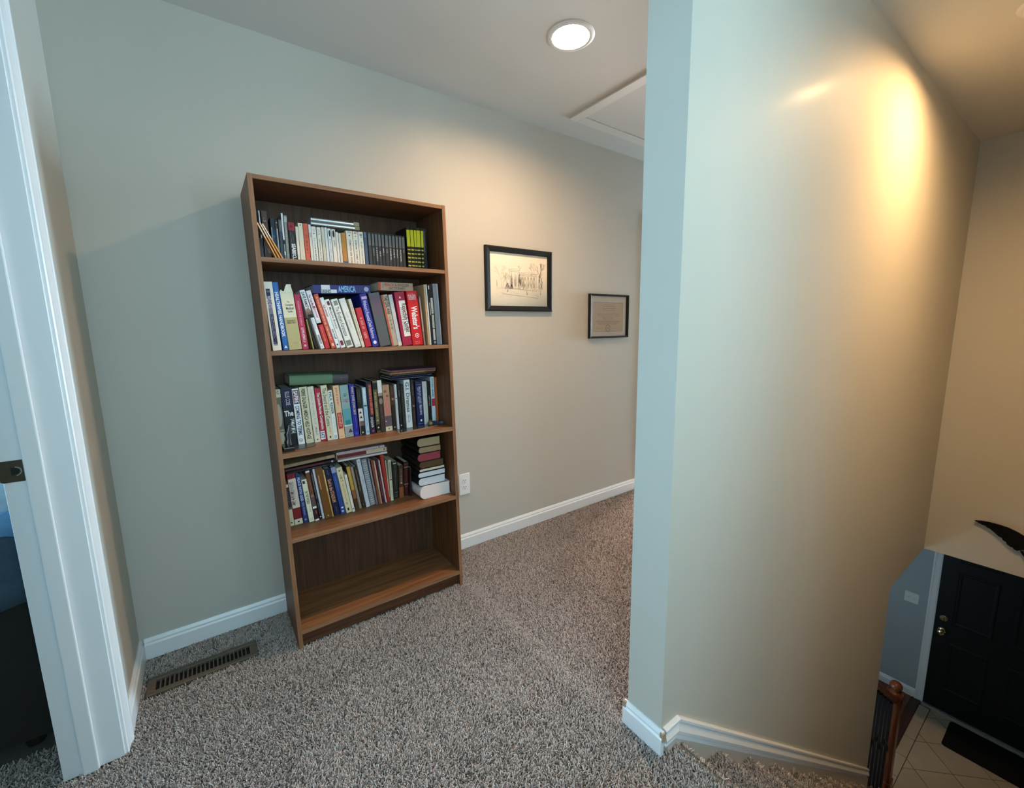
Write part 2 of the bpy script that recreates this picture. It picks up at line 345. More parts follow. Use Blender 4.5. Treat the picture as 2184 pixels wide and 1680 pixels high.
# ---------------------------------------------------------------- carpet pile (tufts)
def carpet_pile():
    bm = BM(); dl = bm.faces.layers.float.new('dens')
    def q(pts, d):
        f = bm.faces.new([bm.verts.new(p) for p in pts]); f[dl] = d
    def rect(x0, x1, y0, y1, z, d): q([(x0, y0, z), (x1, y0, z), (x1, y1, z), (x0, y1, z)], d)
    Zc = -.007; N1 = 88000.; N2 = 52000.
    rect(XL, .808, -1.75, -.30, Zc, N1); rect(XL, .0, -.30, -.252, Zc, N1); rect(XL, .0, -.148, -.014, Zc, N1)
    rect(XL, -.487, -.252, -.148, Zc, N1); rect(-.135, .0, -.252, -.148, Zc, N1)
    rect(.755, 1.5, -1.30, -.014, Zc, N1); rect(1.5, 3.3, -1.30, -.014, Zc, N2)
    rect(.808, .872, -2.2, -1.452, Zc, N1)
    rect(-.64, XL, -1.29, -.48, Zc, N1); rect(-1.3, -.64, -1.29, -.30, Zc, N2)
    for k in range(1, NR):
        d = N1 if k < 4 else N2 * (1 if k < 7 else .5); xa, z = X0 + RUN*(k-1), -RISE*k - .006; xb = xa + RUN
        rect(xa - .02, xb, -2.3, YW - .014, z + .001, d)
        q([(xb + .0145, -2.3, z - .004), (xb + .0145, YW - .014, z - .004), (xb + .0155, YW - .014, z - .034), (xb + .0155, -2.3, z - .034)][::-1], d)
    q([(X0 + .0145, -2.3, -.012), (X0 + .0145, YW - .014, -.012), (X0 + .0155, YW - .014, -.040), (X0 + .0155, -2.3, -.040)][::-1], N1)
    for k in range(0, 7):
        z = -RISE*k - .03; x = X0 + RUN*k - .02
        q([(x, -2.3, z), (x, -2.3, z - RISE + .03), (x, YW - .014, z - RISE + .03), (x, YW - .014, z)], N2)
    me = bpy.data.meshes.new('carpet_pile'); bm.to_mesh(me); bm.free()
    o = bpy.data.objects.new('carpet_pile', me); COL.objects.link(o)
    tag(o, 'grey-brown flecked twist carpet pile covering the hall floor and the stairs', 'carpet', kind='stuff')
    M = bpy.data.materials.new('carpet_yarn'); M.use_nodes = True; nt = M.node_tree; N = nt.nodes; L = nt.links
    p = N['Principled BSDF']; p.inputs['Roughness'].default_value = .75; p.inputs['Specular IOR Level'].default_value = .25
    p.inputs['Sheen Weight'].default_value = .25; p.inputs['Sheen Roughness'].default_value = .4
    at = N.new('ShaderNodeAttribute'); at.attribute_type = 'INSTANCER'; at.attribute_name = 'tint'
    r = N.new('ShaderNodeValToRGB'); e = r.color_ramp.elements
    e[0].position = 0; e[0].color = (.125, .092, .074, 1); e[1].position = 1; e[1].color = (.62, .53, .48, 1)
    for ps, c in ((.3, (.245, .19, .162)), (.6, (.37, .303, .27)), (.85, (.50, .42, .38))):
        x = e.new(ps); x.color = (*c, 1)
    L.new(at.outputs['Fac'], r.inputs['Fac']); L.new(r.outputs['Color'], p.inputs['Base Color'])
    me.materials.append(M)
    g = bpy.data.node_groups.new('carpet_tufts', 'GeometryNodeTree'); n = g.nodes; l = g.links
    g.interface.new_socket('Geometry', in_out='INPUT', socket_type='NodeSocketGeometry'); g.interface.new_socket('Geometry', in_out='OUTPUT', socket_type='NodeSocketGeometry')
    gi, go = n.new('NodeGroupInput'), n.new('NodeGroupOutput')
    na = n.new('GeometryNodeInputNamedAttribute'); na.data_type = 'FLOAT'; na.inputs['Name'].default_value = 'dens'
    dp = n.new('GeometryNodeDistributePointsOnFaces'); l.new(gi.outputs[0], dp.inputs['Mesh']); l.new(na.outputs[0], dp.inputs['Density'])
    rv = n.new('FunctionNodeRandomValue'); rv.data_type = 'FLOAT'
    sa = n.new('GeometryNodeStoreNamedAttribute'); sa.data_type = 'FLOAT'; sa.domain = 'POINT'; sa.inputs['Name'].default_value = 'tint'
    l.new(dp.outputs['Points'], sa.inputs['Geometry']); l.new(rv.outputs[1], sa.inputs['Value'])
    cone = n.new('GeometryNodeMeshCone'); cone.inputs['Vertices'].default_value = 5; cone.inputs['Radius Top'].default_value = .0009; cone.inputs['Radius Bottom'].default_value = .0017; cone.inputs['Depth'].default_value = .0110
    sm = n.new('GeometryNodeSetMaterial'); sm.inputs['Material'].default_value = M; l.new(cone.outputs['Mesh'], sm.inputs['Geometry'])
    ip = n.new('GeometryNodeInstanceOnPoints'); l.new(sa.outputs[0], ip.inputs['Points']); l.new(sm.outputs[0], ip.inputs['Instance'])
    rr = n.new('FunctionNodeRandomValue'); rr.data_type = 'FLOAT_VECTOR'; rr.inputs[0].default_value = (-.75, -.75, 0); rr.inputs[1].default_value = (.75, .75, 6.28)
    # nap direction: large soft patches where the pile leans a different way
    ns = n.new('ShaderNodeTexNoise'); ns.inputs['Scale'].default_value = 2.6; ns.inputs['Detail'].default_value = 1.5; ns.inputs['Distortion'].default_value = .6
    pos = n.new('GeometryNodeInputPosition'); l.new(pos.outputs[0], ns.inputs['Vector'])
    vs = n.new('ShaderNodeVectorMath'); vs.operation = 'MULTIPLY_ADD'; vs.inputs[1].default_value = (2.6, 2.2, 0); vs.inputs[2].default_value = (-1.3, -1.1, 0)
    l.new(ns.outputs['Color'], vs.inputs[0])
    e1 = n.new('FunctionNodeEulerToRotation'); l.new(rr.outputs[0], e1.inputs[0])
    e2 = n.new('FunctionNodeEulerToRotation'); l.new(vs.outputs[0], e2.inputs[0])
    r1 = n.new('FunctionNodeRotateRotation'); r1.rotation_space = 'LOCAL'; l.new(dp.outputs['Rotation'], r1.inputs[0]); l.new(e2.outputs[0], r1.inputs[1])
    r2 = n.new('FunctionNodeRotateRotation'); r2.rotation_space = 'LOCAL'; l.new(r1.outputs[0], r2.inputs[0]); l.new(e1.outputs[0], r2.inputs[1])
    l.new(r2.outputs[0], ip.inputs['Rotation'])
    rs = n.new('FunctionNodeRandomValue'); rs.data_type = 'FLOAT'; rs.inputs[2].default_value = .75; rs.inputs[3].default_value = 1.3
    l.new(rs.outputs[1], ip.inputs['Scale'])
    l.new(ip.outputs[0], go.inputs[0])
    mod = o.modifiers.new('tufts', 'NODES'); mod.node_group = g
carpet_pile()

# ---------------------------------------------------------------- bookcase
OAK = [wood('oak_' + a, (.075, .029, .011), (.20, .083, .034), a, rough=.45) for a in 'XYZ']  # side and top oak, darkened for the shade inside the case
OAK_LIT = [wood('oak_lit_edge_' + a, (.17, .078, .036), (.34, .165, .082), a, rough=.5) for a in 'XZ']  # paler copy: light on the front edges put into the colour
OAK_SHADE = wood('oak_back_shade', (.045, .017, .007), (.095, .040, .017), 'Z', rough=.6)  # darker copy: shade at the back of the case put into the colour
RK, LB, LT, BH, BW = -.0139, -.3204, -.3021, 1.815, .752
def case_xy(bm):      # the case leans a little left and back against the wall
    for v in bm.verts:
        z = v.co.z / BH
        v.co.x += RK * z
        if v.co.y < -.15: v.co.y += (LT - LB) * z
OAKS = wood('oak_shelf', (.115, .047, .019), (.29, .128, .055), 'X', rough=.42)
BC = empty('bookcase', (BW / 2, -.16, 0), 'tall oak-veneer bookcase with five shelves standing against the grey wall', 'bookcase')
def cpart(name, dims, m, bev=.0012):
    bm = BM(); box(bm, *dims); case_xy(bm); return part(name, bm, m, BC, bevel=bev, seg=1)
T = .0155
for xa in (0, BW - T):
    cpart('side_panel', (xa, xa + T, LB + .0014, -.012, 0, BH), OAK[2]); cpart('lit_edge', (xa, xa + T, LB, LB + .0013, 0, BH), OAK_LIT[1], 0)  # thin front strips added to hold the lit edge tone
cpart('top_panel', (T + .0003, BW - T - .0003, LB + .0024, -.012, BH - .0152, BH - .0003), OAK[0]); cpart('lit_edge', (T + .0003, BW - T - .0003, LB + .001, LB + .0023, BH - .0152, BH - .0003), OAK_LIT[0], 0)
cpart('back_panel', (T, BW - T, -.019, -.0125, .06, BH - .016), OAK_SHADE, 0)
for z1, th in ((1.538, .0155), (1.204, .0155), (.8157, .0185), (.4735, .018), (.0800, .018)):
    cpart('shelf', (T + .0003, BW - T - .0003, LB + .0026, -.0192, z1 - th, z1), OAKS); cpart('lit_edge', (T + .0003, BW - T - .0003, LB + .0012, LB + .0025, z1 - th, z1), OAK_LIT[0], 0)
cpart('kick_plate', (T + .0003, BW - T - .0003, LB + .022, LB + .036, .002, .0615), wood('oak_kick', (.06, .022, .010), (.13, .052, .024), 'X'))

# ---------------------------------------------------------------- books
PAGES = mat('page_paper', (.66, .60, .48), rough=.85, spec=.15, var=.12, vscale=260)
GAIN = (1.20, 1.11, 1.12)
def bmat(hexc, rough=.42):
    return mat('cover_' + hexc.lstrip('#') + ('r' if rough > .5 else ''), gain(lin(hexc), GAIN), rough=rough, spec=.35, var=.07, vscale=55)
def imat(hexc): return mat('ink_' + hexc.lstrip('#'), gain(lin(hexc), GAIN), rough=.5, spec=.3, var=0)
TXT = {}
def text_polys(s, bold):
    """flat letter outlines of the built-in font as (verts, faces, xmin, xmax, ymin, ymax)"""
    k = (s, bold)
    if k not in TXT:
        c = bpy.data.curves.new('t', 'FONT'); c.body = s; c.size = 1; c.resolution_u = 2; c.offset = .028 if bold else .006
        o = bpy.data.objects.new('t', c); me = bpy.data.meshes.new_from_object(o)
        v = [(p.co.x, p.co.y) for p in me.vertices]; f = [list(p.vertices) for p in me.polygons]
        TXT[k] = (v, f, min(p[0] for p in v), max(p[0] for p in v), min(p[1] for p in v), max(p[1] for p in v))
        bpy.data.objects.remove(o); bpy.data.meshes.remove(me); bpy.data.curves.remove(c)
    return TXT[k]
def put_text(bm, s, bold, fn, L, H):
    """fn(a, b) maps text-space (0..L along, 0..H up) to 3D"""
    v, f, x0, x1, y0, y1 = text_polys(s, bold); V = [bm.verts.new(fn((p[0] - x0) / (x1 - x0) * L, (p[1] - y0) / (y1 - y0) * H)) for p in v]
    for q in f:
        try: bm.faces.new([V[i] for i in q])
        except ValueError: pass
RB = random.Random(11)
def spine_decals(root, w, h, dec, y0=0.):
    cu = lambda u: min(.985, max(.015, u)); order = 0
    layers = {}
    for d in dec:
        k = d[0]; order += 1; y = y0 - .00012 - .00005 * order; hexc = d[-1] if isinstance(d[-1], str) else d[-2]
        kind = {'r': 'spine_label', 't': 'lettering', 'h': 'lettering', 'm': 'lettering', 'm2': 'lettering', 'mh': 'lettering'}.get(k, 'emblem')
        bm = layers.setdefault((kind, hexc), BM())
        def quad(u0, v0, u1, v1): bm.faces.new([bm.verts.new(c) for c in ((cu(u0)*w, y, v0*h), (cu(u1)*w, y, v0*h), (cu(u1)*w, y, v1*h), (cu(u0)*w, y, v1*h))])
        if k == 'r': quad(d[1], max(.002, d[2]), d[3], min(.998, d[4]))
        elif k in 'co':
            u, v, ru = d[1:4]; rv = d[4] if k == 'o' else ru * w / h
            bm.faces.new([bm.verts.new((cu(u + ru*cos(t*pi/10))*w, y, (v + rv*sin(t*pi/10))*h)) for t in range(20)])
        elif k == 'ring':
            u, v, ru = d[1:4]; V = [[bm.verts.new((u*w + ru*w*f*cos(t*pi/12), y, v*h + ru*w*f*sin(t*pi/12))) for t in range(24)] for f in (1, .72)]
            for i in range(24): bm.faces.new((V[0][i], V[0][(i+1) % 24], V[1][(i+1) % 24], V[1][i]))
            bm.faces.new([bm.verts.new((u*w + ru*w*.3*cos(t*pi/6), y, v*h + ru*w*.3*sin(t*pi/6))) for t in range(12)])
        elif k == 'tri':
            u, v, ru = d[1:4]; bm.faces.new([bm.verts.new(c) for c in (((u-ru)*w, y, v*h - ru*w*.8), ((u+ru)*w, y, v*h - ru*w*.8), (u*w, y, v*h + ru*w*1.1))])
        elif k == 't':
            s, u, v0, v1 = d[1:5]; bold = len(d) > 6; L = (v1 - v0) * h
            nat = L * 1.0 / ((text_polys(s, bold)[3] - text_polys(s, bold)[2]) or 1) * (text_polys(s, bold)[5] - text_polys(s, bold)[4])
            H = min(.62 * w, nat * 1.9)
            put_text(bm, s, bold, lambda a, b: (u*w - H/2 + b, y, v1*h - a), L, H)
        elif k == 'h':
            s, u0, u1, v = d[1:5]; L = (u1 - u0) * w
            tp = text_polys(s, True); H = min(L / (tp[3] - tp[2]) * (tp[5] - tp[4]) * 1.5, L * .95)
            put_text(bm, s, True, lambda a, b: (u0*w + a, y, v*h - H/2 + b), L, H)
        elif k == 'm':      # lettering too small to read: broken strokes down the spine
            u, v0, v1, ww = d[1:5]; z = v1; step = max(.0013, ww * w * .30) / h
            while z > v0 + step:
                if RB.random() < .88:
                    sw = ww * RB.uniform(.55, 1.); off = RB.uniform(-.08, .08) * ww
                    quad(u - sw/2 + off, z - step*.36, u + sw/2 + off, z)
                    if RB.random() < .5: quad(u + (sw/2 - sw*.3)*(1 if RB.random() < .5 else -1) - sw*.12, z - step*.85, u + (sw/2 - sw*.3)*(1 if RB.random() < .5 else -1) + sw*.12, z - step*.3)
                z -= step
        elif k == 'mh':
            u0, u1, v, hh = d[1:5]; x = u0; step = .0019 / w
            while x < u1 - step:
                if RB.random() < .85: quad(x, v - hh/2*RB.uniform(.5, 1), x + step*.55, v + hh/2*RB.uniform(.5, 1))
                x += step
        elif k == 'm2':
            u, v0, v1, ww = d[1:5]; x = u - ww/2; step = .0019 / w
            while x < u + ww/2 - step*.5:
                quad(x, v0 + (v1-v0)*RB.uniform(0, .3), x + step*.7, v1 - (v1-v0)*RB.uniform(0, .3)); x += step
    for (kind, hexc), bm in layers.items():
        me_o = mk(kind, bm, imat(hexc), root, weld=False)
def book_body(name, w, h, d, colhex, kind='book', torn=0):
    tb = min(.0022, w * .13); cx = min(.0018, w * .14); bm = BM()
    prof = [(0, d), (0, .0012), (cx, 0), (w - cx, 0), (w, .0012), (w, d), (w - tb, d), (w - tb, .004), (tb, .004), (tb, d)]
    prism(bm, prof, 'Z', 0, h)
    if kind == 'comb':
        bm.free(); bm = BM(); box(bm, 0, w, .006, d, 0, h)
    o = mk(name, bm, bmat(colhex), smooth=False)
    if kind == 'disc_case':
        b2 = BM(); box(b2, tb, w - tb, .0042, d - .001, .001, h - .001); mk('case_tray', b2, mat('case_plastic', (.02, .02, .022), rough=.4, var=.05), o)
    elif kind == 'folder':
        pass
    elif kind == 'comb':
        b2 = BM(); nn = 21
        for i in range(nn):
            z = h * (.02 + .96 * i / nn); dz = h * .96 / nn
            prism(b2, [(w*.08 + w*.84*q/8, .006 - .006*sin(pi*q/8)) for q in range(9)], 'Z', z + dz*.12, z + dz*.74)
        mk('comb_binding', b2, mat('comb_plastic', (.42, .43, .45), rough=.3, var=.05), o)
    else:
        b2 = BM(); i = .0035 if d > .125 else .0006; box(b2, tb + .0001, w - tb - .0001, .0042, d - i, i, h - i); mk('page_block', b2, PAGES, o)
    return o
GROUPS = {1: 'books on the top shelf', 2: 'books on the second shelf', 3: 'books on the third shelf', 4: 'books on the fourth shelf'}
BOOKS = [
(1, 0.0283, 1.5382, 0.0043, 0.1926, 0.0091, -0.15, 0.12, '#c3cdd0', [('r', 0.1, 0.62, 0.9, 0.98, '#e4eef0')], 'pale silvery book at the far left end of the top shelf, behind slanted folders', 'book'),
(1, 0.0391, 1.5382, 0.0201, 0.1926, 0.0208, -0.15, 0.12, '#5a3a34', [('mh', 0.3, 0.62, 0.86, 0.012, '#b8a79c'), ('h', 'Vvvvn', 0.2, 0.75, 0.81, '#b8a79c'), ('r', 0.5, 0.2, 1.0, 0.62, '#6b7766')], 'thick maroon-brown hardcover behind the slanted orange folders, top shelf', 'book'),
(1, 0.0628, 1.5382, 0.0162, 0.1689, 0.0, -0.155, 0.12, '#27303c', [('r', 0.15, 0.45, 0.95, 0.75, '#31526a'), ('c', 0.5, 0.6, 0.34, '#4a6d80'), ('r', 0.1, 0.52, 0.3, 0.8, '#a8adb0')], 'navy paperback with pale circle artwork right of the maroon hardcover, top shelf', 'book'),
(1, 0.0795, 1.5382, 0.0045, 0.155, 0.0, -0.177, 0.12, '#d8dfe2', [('r', 0, 0.82, 1, 1, '#5b4a3f'), ('c', 0.5, 0.96, 0.4, '#d9d4cc')], 'thin white book with brown photo top, before the slate-blue one, top shelf', 'book'),
(1, 0.0843, 1.5382, 0.0105, 0.1589, -0.0127, -0.19, 0.12, '#38424f', [('r', 0, 0.72, 1, 1, '#59605f'), ('m', 0.5, 0.76, 0.95, 0.3, '#8a908c')], 'slate-blue hardcover with greyer top half beside two tall thin books, top shelf', 'book'),
(1, 0.0971, 1.5382, 0.006, 0.1839, 0.0, -0.19, 0.12, '#8b8f8c', [('r', 0, 0.47, 1, 1, '#e8ecea'), ('r', 0.1, 0.16, 0.9, 0.23, '#e8e4da'), ('r', 0, 0.38, 1, 0.46, '#22262a')], 'tallest thin white-topped book on the top shelf', 'book'),
(1, 0.1043, 1.5382, 0.0112, 0.1766, -0.0069, -0.19, 0.12, '#8f8d82', [('r', 0.1, 0.86, 0.9, 0.97, '#b9bbb8'), ('m', 0.5, 0.1, 0.84, 0.5, '#c9c6b8')], 'grey speckled tall book left of the red-topped black one, top shelf', 'book'),
(1, 0.117, 1.5382, 0.022, 0.1517, 0.0, -0.2, 0.12, '#1d1b19', [('r', 0, 0.8, 1, 1, '#8e2530'), ('c', 0.45, 0.9, 0.2, '#5e1820'), ('m', 0.3, 0.48, 0.76, 0.1, '#8d8474'), ('m', 0.62, 0.5, 0.7, 0.08, '#a79d84'), ('t', 'SEABISCUIT', 0.6, 0.0, 0.48, '#f1efe8', 1)], 'black book with a red block on top and bold white lettering, top shelf', 'book'),
(1, 0.1417, 1.5382, 0.0093, 0.1381, 0.0, -0.2, 0.12, '#ddd8c4', [], 'thin plain cream book right after the black red-topped one, top shelf', 'book'),
(1, 0.1529, 1.5382, 0.0165, 0.153, 0.0087, -0.2, 0.12, '#d9d2b8', [('c', 0.5, 0.95, 0.13, '#26241f'), ('m', 0.5, 0.1, 0.6, 0.15, '#bfb79b')], 'cream paperback with a single black dot near its top, top shelf', 'book'),
(1, 0.1709, 1.5382, 0.0176, 0.1533, 0.0114, -0.2, 0.12, '#c65b43', [('m', 0.5, 0.25, 0.72, 0.55, '#8d2a20')], 'orange-red paperback among the cream ones, top shelf', 'book'),
(1, 0.1908, 1.5382, 0.0091, 0.1514, 0.0142, -0.2, 0.12, '#d8d5c4', [('r', 0.0, 0.8, 0.8, 1, '#cfd6d2'), ('r', 0.2, 0.68, 1, 0.8, '#c9b4bb')], 'thin pastel-tipped cream book just right of the orange-red paperback, top shelf', 'book'),
(1, 0.201, 1.5382, 0.0169, 0.1454, 0.0155, -0.2, 0.13, '#e2dfd2', [('r', 0.25, 0.86, 0.75, 0.95, '#c9c7bf'), ('c', 0.5, 0.82, 0.13, '#1d1d1d'), ('m', 0.5, 0.08, 0.7, 0.38, '#33322e')], 'first white paperback with small bird mark and dark title, under the silver cases, top shelf', 'disc_case'),
(1, 0.221, 1.5382, 0.0143, 0.1449, 0.015, -0.2, 0.12, '#dedac8', [('r', 0.25, 0.86, 0.75, 0.95, '#c9c7bf'), ('c', 0.5, 0.82, 0.13, '#1d1d1d'), ('m', 0.5, 0.08, 0.7, 0.38, '#33322e')], 'second white paperback with small bird mark, narrower than its left neighbour, top shelf', 'book'),
(1, 0.2376, 1.5382, 0.0113, 0.1467, 0.0156, -0.2, 0.13, '#c9c5af', [('m', 0.5, 0.1, 0.85, 0.25, '#a9a58d')], 'greyish beige paperback under the silver cases, top shelf', 'disc_case'),
(1, 0.2503, 1.5382, 0.0094, 0.1471, 0.0168, -0.2, 0.13, '#cfd6d4', [], 'thin bluish-white blank-spined book under the silver cases, top shelf', 'disc_case'),
(1, 0.262, 1.5382, 0.0126, 0.1449, 0.0192, -0.2, 0.12, '#d6dcda', [('o', 0.55, 0.87, 0.28, 0.09, '#25262b'), ('m', 0.5, 0.1, 0.72, 0.38, '#6a6f70')], 'bluish-white book with black oval near its top, left one of two, top shelf', 'book'),
(1, 0.277, 1.5382, 0.0145, 0.144, 0.0208, -0.2, 0.12, '#dad7c6', [('o', 0.5, 0.87, 0.28, 0.1, '#1f2024'), ('m', 0.55, 0.52, 0.74, 0.38, '#33332f')], 'cream book with black oval near its top, right one of two, top shelf', 'book'),
(1, 0.293, 1.5382, 0.0089, 0.1346, 0.0211, -0.2, 0.12, '#dcd9cd', [], 'shorter thin white book before the ochre paperback, left of a pair, top shelf', 'book'),
(1, 0.3037, 1.5382, 0.0088, 0.1312, 0.0229, -0.2, 0.12, '#d5d2c6', [('m', 0.5, 0.15, 0.8, 0.3, '#a9a69a')], 'shorter thin white book touching the ochre paperback, top shelf', 'book'),
(1, 0.314, 1.5382, 0.0178, 0.1336, 0.0246, -0.2, 0.12, '#b57f33', [('r', 0, 0, 1, 0.155, '#33588a'), ('m', 0.5, 0.25, 0.9, 0.25, '#a6712a')], 'ochre paperback with a blue foot, top shelf', 'book'),
(1, 0.3338, 1.5382, 0.0256, 0.1445, 0.0221, -0.2, 0.12, '#dbd6c2', [('r', 0.2, 0.93, 0.8, 0.99, '#b9b5a5'), ('c', 0.5, 0.87, 0.1, '#232323'), ('m', 0.55, 0.03, 0.76, 0.38, '#3b3a34')], 'wide cream paperback with bird mark right after the ochre one, top shelf', 'book'),
(1, 0.3608, 1.5382, 0.0204, 0.1445, 0.0201, -0.2, 0.12, '#dcd8c6', [('r', 0.25, 0.93, 0.8, 0.99, '#c08f84'), ('c', 0.5, 0.87, 0.1, '#232323'), ('m', 0.5, 0.02, 0.76, 0.38, '#4a3f3a')], 'cream paperback with reddish crest and bird mark, top shelf', 'book'),
(1, 0.3828, 1.5382, 0.0203, 0.1454, 0.0182, -0.2, 0.12, '#dedbca', [('r', 0.3, 0.88, 0.75, 0.95, '#8b8f84'), ('c', 0.6, 0.85, 0.1, '#20241f'), ('m', 0.55, 0.05, 0.72, 0.38, '#5a5b50')], 'last cream paperback, touching the blue-grey book, top shelf', 'book'),
(1, 0.4054, 1.5382, 0.0137, 0.1471, 0.0178, -0.2, 0.13, '#46566a', [('r', 0.1, 0.85, 0.9, 1, '#5f7186')], 'blue-grey slim book between cream paperbacks and black cases, top shelf', 'disc_case'),
(1, 0.4206, 1.5382, 0.0144, 0.1476, 0.0143, -0.203, 0.13, '#36383a', [('r', 0.15, 0.64, 0.85, 0.96, '#6b6d6c')], 'first slim black case counted from the left of the eleven, top shelf', 'disc_case'),
(1, 0.4359, 1.5382, 0.0125, 0.1477, 0.0102, -0.203, 0.13, '#2c2e30', [('r', 0.15, 0.64, 0.85, 0.96, '#6b6d6c'), ('m', 0.5, 0.35, 0.58, 0.42, '#9ea2a2')], 'second slim black case counted from the left of the eleven, top shelf', 'disc_case'),
(1, 0.4494, 1.5382, 0.013, 0.1476, 0.0076, -0.203, 0.13, '#313234', [('r', 0.15, 0.64, 0.85, 0.96, '#6b6d6c'), ('m', 0.5, 0.2, 0.6, 0.42, '#d4d6d4')], 'third slim black case counted from the left of the eleven, top shelf', 'disc_case'),
(1, 0.4635, 1.5382, 0.0132, 0.1476, 0.0081, -0.203, 0.13, '#36383a', [('r', 0.15, 0.64, 0.85, 0.96, '#6b6d6c'), ('m', 0.5, 0.34, 0.5, 0.42, '#d4d6d4')], 'fourth slim black case counted from the left of the eleven, top shelf', 'disc_case'),
(1, 0.4781, 1.5382, 0.0129, 0.1475, 0.0075, -0.203, 0.13, '#2c2e30', [('r', 0.15, 0.64, 0.85, 0.96, '#6b6d6c'), ('m', 0.5, 0.38, 0.62, 0.42, '#d4d6d4')], 'fifth slim black case counted from the left of the eleven, top shelf', 'disc_case'),
(1, 0.4919, 1.5382, 0.0162, 0.1477, 0.0, -0.203, 0.13, '#313234', [('r', 0.15, 0.64, 0.85, 0.96, '#6b6d6c'), ('m', 0.5, 0.45, 0.58, 0.42, '#9ea2a2')], 'sixth slim black case counted from the left of the eleven, top shelf', 'disc_case'),
(1, 0.5092, 1.5382, 0.0135, 0.1479, 0.0, -0.203, 0.13, '#36383a', [('r', 0.15, 0.64, 0.85, 0.96, '#6b6d6c'), ('m', 0.5, 0.26, 0.6, 0.42, '#d4d6d4')], 'seventh slim black case counted from the left of the eleven, top shelf', 'disc_case'),
(1, 0.5243, 1.5382, 0.0138, 0.1479, 0.0, -0.203, 0.13, '#2c2e30', [('r', 0.15, 0.64, 0.85, 0.96, '#6b6d6c'), ('m', 0.5, 0.33, 0.6, 0.42, '#d4d6d4')], 'eighth slim black case counted from the left of the eleven, top shelf', 'disc_case'),
(1, 0.5395, 1.5382, 0.0134, 0.1479, 0.0, -0.203, 0.13, '#313234', [('r', 0.15, 0.64, 0.85, 0.96, '#6b6d6c'), ('m', 0.5, 0.34, 0.6, 0.42, '#d4d6d4')], 'ninth slim black case counted from the left of the eleven, top shelf', 'disc_case'),
(1, 0.5547, 1.5382, 0.0137, 0.1478, 0.0, -0.203, 0.13, '#36383a', [('r', 0.15, 0.64, 0.85, 0.96, '#6b6d6c'), ('m', 0.5, 0.24, 0.6, 0.42, '#d4d6d4')], 'tenth slim black case counted from the left of the eleven, top shelf', 'disc_case'),
(1, 0.5704, 1.5382, 0.0143, 0.1478, 0.0112, -0.203, 0.13, '#2c2e30', [('r', 0.15, 0.64, 0.85, 0.96, '#6b6d6c'), ('m', 0.5, 0.5, 0.62, 0.42, '#9ea2a2')], 'eleventh slim black case counted from the left of the eleven, top shelf', 'disc_case'),
(1, 0.5935, 1.5382, 0.0171, 0.188, 0.012, -0.205, 0.13, '#15150f', [('r', 0.05, 0.56, 0.95, 0.94, '#c3c425'), ('m2', 0.5, 0.01, 0.05, 0.8, '#cfd04a'), ('m2', 0.5, 0.102, 0.14200000000000002, 0.8, '#cfd04a'), ('m2', 0.5, 0.194, 0.23399999999999999, 0.8, '#cfd04a'), ('m2', 0.5, 0.28600000000000003, 0.326, 0.8, '#cfd04a'), ('m2', 0.5, 0.378, 0.418, 0.8, '#cfd04a'), ('m2', 0.5, 0.47, 0.51, 0.8, '#cfd04a')], 'first yellow-and-black striped case from the left, top shelf', 'disc_case'),
(1, 0.611, 1.5382, 0.016, 0.1891, 0.0078, -0.205, 0.13, '#15150f', [('r', 0.05, 0.56, 0.95, 0.94, '#c3c425'), ('m2', 0.5, 0.01, 0.05, 0.8, '#cfd04a'), ('m2', 0.5, 0.102, 0.14200000000000002, 0.8, '#cfd04a'), ('m2', 0.5, 0.194, 0.23399999999999999, 0.8, '#cfd04a'), ('m2', 0.5, 0.28600000000000003, 0.326, 0.8, '#cfd04a'), ('m2', 0.5, 0.378, 0.418, 0.8, '#cfd04a'), ('m2', 0.5, 0.47, 0.51, 0.8, '#cfd04a')], 'second yellow-and-black striped case from the left, top shelf', 'disc_case'),
(1, 0.6273, 1.5382, 0.0111, 0.19, 0.0, -0.205, 0.13, '#15150f', [('r', 0.05, 0.56, 0.95, 0.94, '#c3c425'), ('m2', 0.5, 0.01, 0.05, 0.8, '#cfd04a'), ('m2', 0.5, 0.102, 0.14200000000000002, 0.8, '#cfd04a'), ('m2', 0.5, 0.194, 0.23399999999999999, 0.8, '#cfd04a'), ('m2', 0.5, 0.28600000000000003, 0.326, 0.8, '#cfd04a'), ('m2', 0.5, 0.378, 0.418, 0.8, '#cfd04a'), ('m2', 0.5, 0.47, 0.51, 0.8, '#cfd04a')], 'third yellow-and-black striped case from the left, top shelf', 'disc_case'),
(1, 0.6389, 1.5382, 0.0186, 0.1909, 0.0, -0.205, 0.13, '#15150f', [('r', 0.05, 0.56, 0.95, 0.94, '#c3c425'), ('m2', 0.5, 0.01, 0.05, 0.8, '#cfd04a'), ('m2', 0.5, 0.102, 0.14200000000000002, 0.8, '#cfd04a'), ('m2', 0.5, 0.194, 0.23399999999999999, 0.8, '#cfd04a'), ('m2', 0.5, 0.28600000000000003, 0.326, 0.8, '#cfd04a'), ('m2', 0.5, 0.378, 0.418, 0.8, '#cfd04a'), ('m2', 0.5, 0.47, 0.51, 0.8, '#cfd04a')], 'fourth yellow-and-black striped case from the left, top shelf', 'disc_case'),
